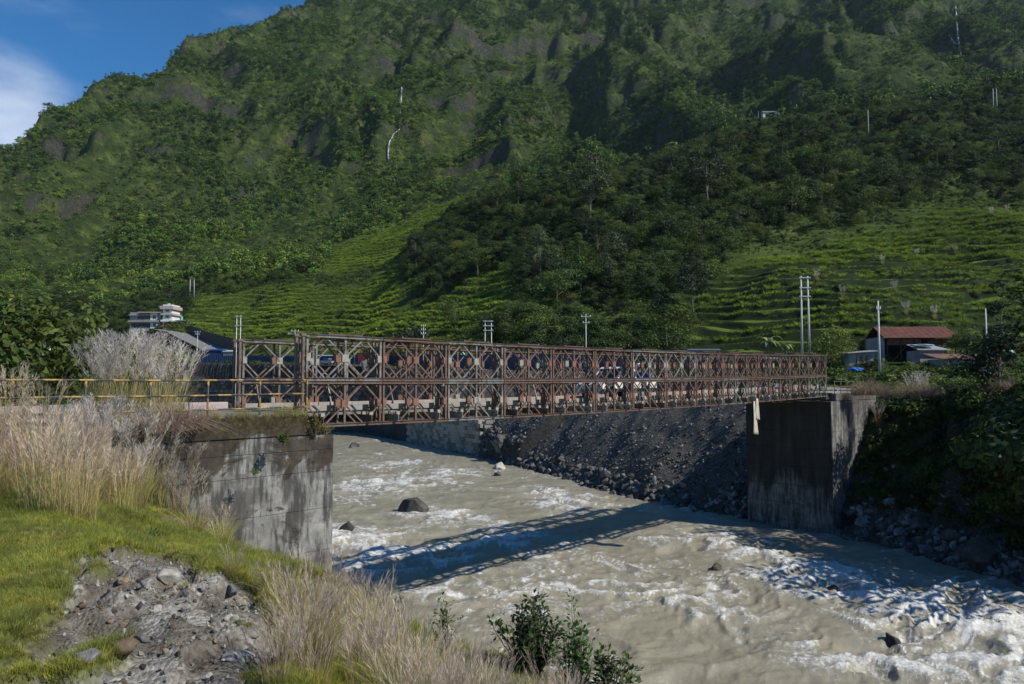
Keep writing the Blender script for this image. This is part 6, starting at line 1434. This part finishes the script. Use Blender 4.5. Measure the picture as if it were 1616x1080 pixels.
# pickup, nose towards the near end (-x)
pk_l = 17.3; t = empty('pickup_truck', (*lwxy(pk_l, 2.0), zb(pk_l) + .50), 0.7857)
body_mesh([(0, .45), (4.9, .45), (4.9, .98), (3.0, .98), (3.0, 1.0), (1.35, 1.0), (1.25, 1.02), (.15, .92), (0, .75)], 1.75).obj('body', M['white'], t, bevel=.04)
body_mesh([(1.3, 1.02), (1.85, 1.62), (2.0, 1.66), (2.95, 1.66), (3.02, 1.02)], 1.66, .86, 1.3).obj('cab', M['dark_glass'], t, bevel=.03)
body_mesh([(1.80, 1.66), (2.98, 1.66), (2.95, 1.76), (1.95, 1.76)], 1.50, .95, 1.7).obj('roof', M['white'], t, bevel=.03)
for y_ in (-.80, .80):
    MB().bar((1.3, y_ * 1.02, 1.0), (1.9, y_ * .90, 1.68), .07, .06).obj('pillar', M['white'], t); MB().bar((2.35, y_ * 1.03, 1.0), (2.35, y_ * .90, 1.66), .09, .05).obj('pillar', M['white'], t); MB().bar((3.0, y_ * 1.03, 1.0), (2.95, y_ * .90, 1.68), .1, .06).obj('pillar', M['white'], t)
    MB().box(3.05, 4.88, y_ * 1.08 - .03, y_ * 1.08 + .03, .98, 1.16).obj('bed_side', M['white'], t); MB().box(-.02, .05, y_ * .75 - .15, y_ * .75 + .15, .66, .84).obj('headlight', M['galv'], t)
MB().box(4.86, 4.92, -.85, .85, .98, 1.16).obj('tailgate', M['white'], t); MB().box(-.12, .02, -.88, .88, .38, .58).obj('bumper', M['grey_tin'], t); MB().box(.3, 4.6, -.893, -.878, .45, .62).obj('sill_panel', M['grey_tin'], t)
for x_, y_ in ((.85, -.8), (.85, .8), (3.95, -.8), (3.95, .8)): wheel(t, x_, y_, .38)
tag(t, 'white pickup truck with people in the back, driving across the bridge', 'pickup truck')
# silver car on the valley road
x, Y = (516 - 808) / FPX * 176, 176; t = empty('car', (x, Y, float(land_far(x, Y)) + .1), -0.45)
body_mesh([(-2.1, .35), (2.1, .35), (2.15, .85), (1.3, .98), (-1.0, .98), (-2.05, .80), (-2.15, .55)], 1.7).obj('body', M['grey_tin'], t, bevel=.05)
body_mesh([(-1.1, .97), (-.45, 1.42), (.9, 1.42), (1.5, .97)], 1.55, .85, 1.2).obj('cabin', M['dark_glass'], t, bevel=.04); body_mesh([(-.5, 1.42), (.95, 1.42), (.85, 1.48), (-.4, 1.48)], 1.32).obj('roof', M['white'], t)
for x_, y_ in ((-1.3, -.78), (-1.3, .78), (1.3, -.78), (1.3, .78)): wheel(t, x_, y_, .31)
tag(t, 'silver-white car parked on the valley road before the blue fence', 'car')
# red-brown lorry further on
x, Y = (588 - 808) / FPX * 158, 158; t = empty('lorry', (x, Y, float(land_far(x, Y)) + .15), -0.5)
MB().box(-1.2, 3.6, -1.1, 1.1, 1.0, 2.9).obj('cargo_box', M['rust_roof'], t, bevel=.04); body_mesh([(-3.2, .6), (-1.3, .6), (-1.3, 2.6), (-2.9, 2.6), (-3.2, 1.6)], 2.1).obj('cab', M['red'], t, bevel=.05); MB().box(-3.26, -3.05, -.9, .9, 1.65, 2.35).obj('windscreen', M['dark_glass'], t); MB().box(-3.0, 3.6, -.5, .5, .55, .95).obj('chassis', M['dark_iron'], t)
for x_, y_ in ((-2.3, -1), (-2.3, 1), (2.2, -1), (2.2, 1)): wheel(t, x_, y_, .48, .3)
tag(t, 'red-brown lorry standing before the blue fence behind the second panel', 'lorry')
# excavator half hidden by the grass on the left
x, Y = (127 - 808) / FPX * 118, 118; z = 118 * float(tanv(568)); t = empty('excavator', (x, Y, z))
MB().box(-1.6, 1.4, -1.0, 1.0, .5, 1.5).obj('body', M['yellow'], t, bevel=.06); MB().box(-.9, .2, -1.0, .1, 1.5, 2.6).obj('cab', M['yellow'], t, bevel=.06); MB().box(-.8, .1, -1.02, -1.0, 1.7, 2.45).obj('cab_window', M['dark_glass'], t)
for y_ in (-.9, .9): MB().tube([(-1.5, y_, .0), (1.5, y_, .0)], .38, 10).obj('track', M['rubber'], t)
MB().bar((1.2, .4, 1.3), (3.4, .4, 3.2), .3, .25).obj('boom', M['yellow'], t); MB().bar((3.4, .4, 3.2), (4.5, .4, 1.2), .22, .2).obj('stick', M['yellow'], t); MB().box(4.2, 4.9, .1, .7, .5, 1.2).obj('bucket', M['dark_iron'], t)
tag(t, 'yellow excavator half hidden behind the tall grass on the left', 'excavator')
x, Y = (262 - 808) / FPX * 321, 320; t = empty('tractor', (x, Y, Y * float(tanv(520))), .3)
MB().box(-1.6, .4, -.5, .5, .8, 1.6).obj('bonnet', M['orange'], t, bevel=.08); MB().box(.4, 1.8, -.8, .8, .8, 1.3).obj('rear_body', M['orange'], t, bevel=.08); MB().box(.5, 1.5, -.7, .7, 2.2, 2.35).obj('canopy', M['orange'], t)
for q in ((.55, -.65), (1.45, -.65), (.55, .65), (1.45, .65)): MB().box(q[0] - .04, q[0] + .04, q[1] - .04, q[1] + .04, 1.3, 2.2).obj('roof_post', M['dark_iron'], t)
for x_, y_, r_ in ((-1.2, -.6, .45), (-1.2, .6, .45), (1.1, -.8, .75), (1.1, .8, .75)): wheel(t, x_, y_, r_, .3)
tag(t, 'small orange tractor parked before the narrow white house', 'tractor')

M['skin'] = simple('skin', (0.20, 0.11, 0.07), .6, var=.1); M['hair'] = simple('black_hair', (.012, .01, .01), .6)
for k, c_ in {'shirt_blue': (.02, .10, .42), 'shirt_maroon': (.20, .02, .03), 'shirt_white': (.62, .62, .60), 'trousers': (.03, .035, .05)}.items(): M[k] = simple(k, c_, .9, var=.12)
def skinned(name, joints, edges, radii, m_, parent, lv=2):
    me = bpy.data.meshes.new(name); me.from_pydata(joints, edges, []); me.materials.append(m_); o = link(name, me, parent)
    sk = o.modifiers.new('skin', 'SKIN'); lay = me.skin_vertices[0] if len(me.skin_vertices) else None
    if lay is None:
        bpy.context.view_layer.objects.active = o; o.select_set(True); lay = me.skin_vertices[0]
    for i, q in enumerate(radii): lay.data[i].radius = (q, q); lay.data[i].use_root = (i == 0)
    s_ = o.modifiers.new('sub', 'SUBSURF'); s_.levels = lv; s_.render_levels = lv; return o
def person(loc, rz, shirt, label, seated=True, helmet=None):
    """origin at the hips' support; seated facing +x"""
    t = empty('person', loc, rz); h0 = 0.10
    J = [(0, 0, h0), (0, 0, h0 + .22), (0, 0, h0 + .42), (0, 0, h0 + .55), (0.01, 0, h0 + .63), (.02, 0, h0 + .72), (.02, 0, h0 + .82)]; R = [.15, .135, .15, .07, .055, .095, .085]
    E = [(0, 1), (1, 2), (2, 3), (3, 4), (4, 5), (5, 6)]
    def chain(root, pts, rad):
        i = root
        for p, q in zip(pts, rad): J.append(p); R.append(q); E.append((i, len(J) - 1)); i = len(J) - 1
        return i
    for s in (-1, 1):
        if seated: chain(0, [(.10, s * .10, h0), (.45, s * .13, h0 + .12), (.52, s * .13, h0 - .28), (.62, s * .13, h0 - .32)], [.085, .065, .045, .035])
        else: chain(0, [(0, s * .10, h0 - .06), (.03, s * .11, h0 - .45), (0, s * .11, h0 - .85), (.12, s * .11, h0 - .88)], [.09, .06, .045, .035])
        w_ = chain(2, [(0, s * .20, h0 + .44), (.06, s * .26, h0 + .18), (.28, s * .20, h0 + .12)], [.06, .045, .035])
        for f in range(4): chain(w_, [(.34, s * (.17 + .02 * f), h0 + .12), (.37, s * (.17 + .02 * f), h0 + .09 + .004 * f)], [.010, .008])
        chain(w_, [(.31, s * .15, h0 + .14)], [.011])
    skinned('body', J, E, R, M['skin'], t)
    JS = [(0, 0, h0 + .02), (0, 0, h0 + .22), (0, 0, h0 + .42), (0, 0, h0 + .52)]; RS = [.165, .15, .165, .09]; ES = [(0, 1), (1, 2), (2, 3)]
    for s in (-1, 1): JS += [(0, s * .20, h0 + .44), (.05, s * .25, h0 + .22)]; RS += [.075, .06]; ES += [(2, len(JS) - 2), (len(JS) - 2, len(JS) - 1)]
    skinned('shirt', JS, ES, RS, M[shirt], t)
    JT = [(0, 0, h0)]; RT = [.165]; ET = []
    for s in (-1, 1):
        JT += ([(.10, s * .10, h0), (.45, s * .13, h0 + .12), (.52, s * .13, h0 - .24)] if seated else [(0, s * .10, h0 - .06), (.03, s * .11, h0 - .45), (0, s * .11, h0 - .82)]); RT += [.10, .078, .058]; b_ = len(JT); ET += [(0, b_ - 3), (b_ - 3, b_ - 2), (b_ - 2, b_ - 1)]
    skinned('trousers', JT, ET, RT, M['trousers'], t)
    V, F_ = ico(3); Hm = V * np.array([.115, .10, .12]) * (1.18 if helmet else 1.0) + np.array([.005, 0, h0 + .80]); kp = [f for f in F_ if not (Hm[f].mean(0)[0] > .05 and Hm[f].mean(0)[2] < h0 + .84) and Hm[f].mean(0)[2] > h0 + .73]
    link('helmet' if helmet else 'hair', new_mesh('hair', Hm, quads=np.array(kp), mat=M[helmet] if helmet else M['hair'], smooth=True), t)
    mb = MB(); mb.bar((.105, 0, h0 + .80), (.13, 0, h0 + .765), .03, .03)
    mb.obj('nose', M['skin'], t)
    for s in (-1, 1): MB().box(.098, .112, s * .035 - .012, s * .035 + .012, h0 + .80, h0 + .815).obj('eye', M['hair'], t); MB().box(-.01, .02, s * .092 - .01, s * .092 + .01, h0 + .755, h0 + .81).obj('ear', M['skin'], t)
    return tag(t, label, 'person')
zbed = zb(pk_l) + .50 + 1.0
for dl, w_, rz, sh, lab, hm in [(3.5, 1.35, 2.3, 'shirt_blue', 'person in a blue shirt and white helmet sitting in the back of the pickup', 'white'), (4.4, 1.5, 2.6, 'shirt_blue', 'bareheaded person in a blue shirt at the tail of the pickup', None), (4.25, 2.5, 2.0, 'shirt_maroon', 'person in a maroon shirt sitting at the tail of the pickup', None), (3.6, 2.6, 3.6, 'shirt_white', 'person in a white shirt behind the pickup cab', None)]:
    px_, py_ = lwxy(pk_l + dl, w_); person((px_, py_, zbed - .06), rz, sh, lab, True, hm)
x_, y_ = lwxy(25.5, 3.2); person((x_, y_, zb(25.5) + .5 + .80), 0.8, 'shirt_maroon', 'person in a dark red shirt walking on the bridge behind the pickup', False)

# valley air
HD = 0.000028
m, n, l, b = mat('thin_haze'); n.remove(b); pv = n.new('ShaderNodeVolumePrincipled'); pv.inputs['Color'].default_value = (0.62, 0.80, 1.0, 1); pv.inputs['Density'].default_value = HD; pv.inputs['Anisotropy'].default_value = 0.2
l.new(pv.outputs[0], n['Material Output'].inputs['Volume'])
hz = MB().box(-2700, 4600, -120, 2500, -16, 1750).obj('haze', m); tag(hz, kind='stuff')
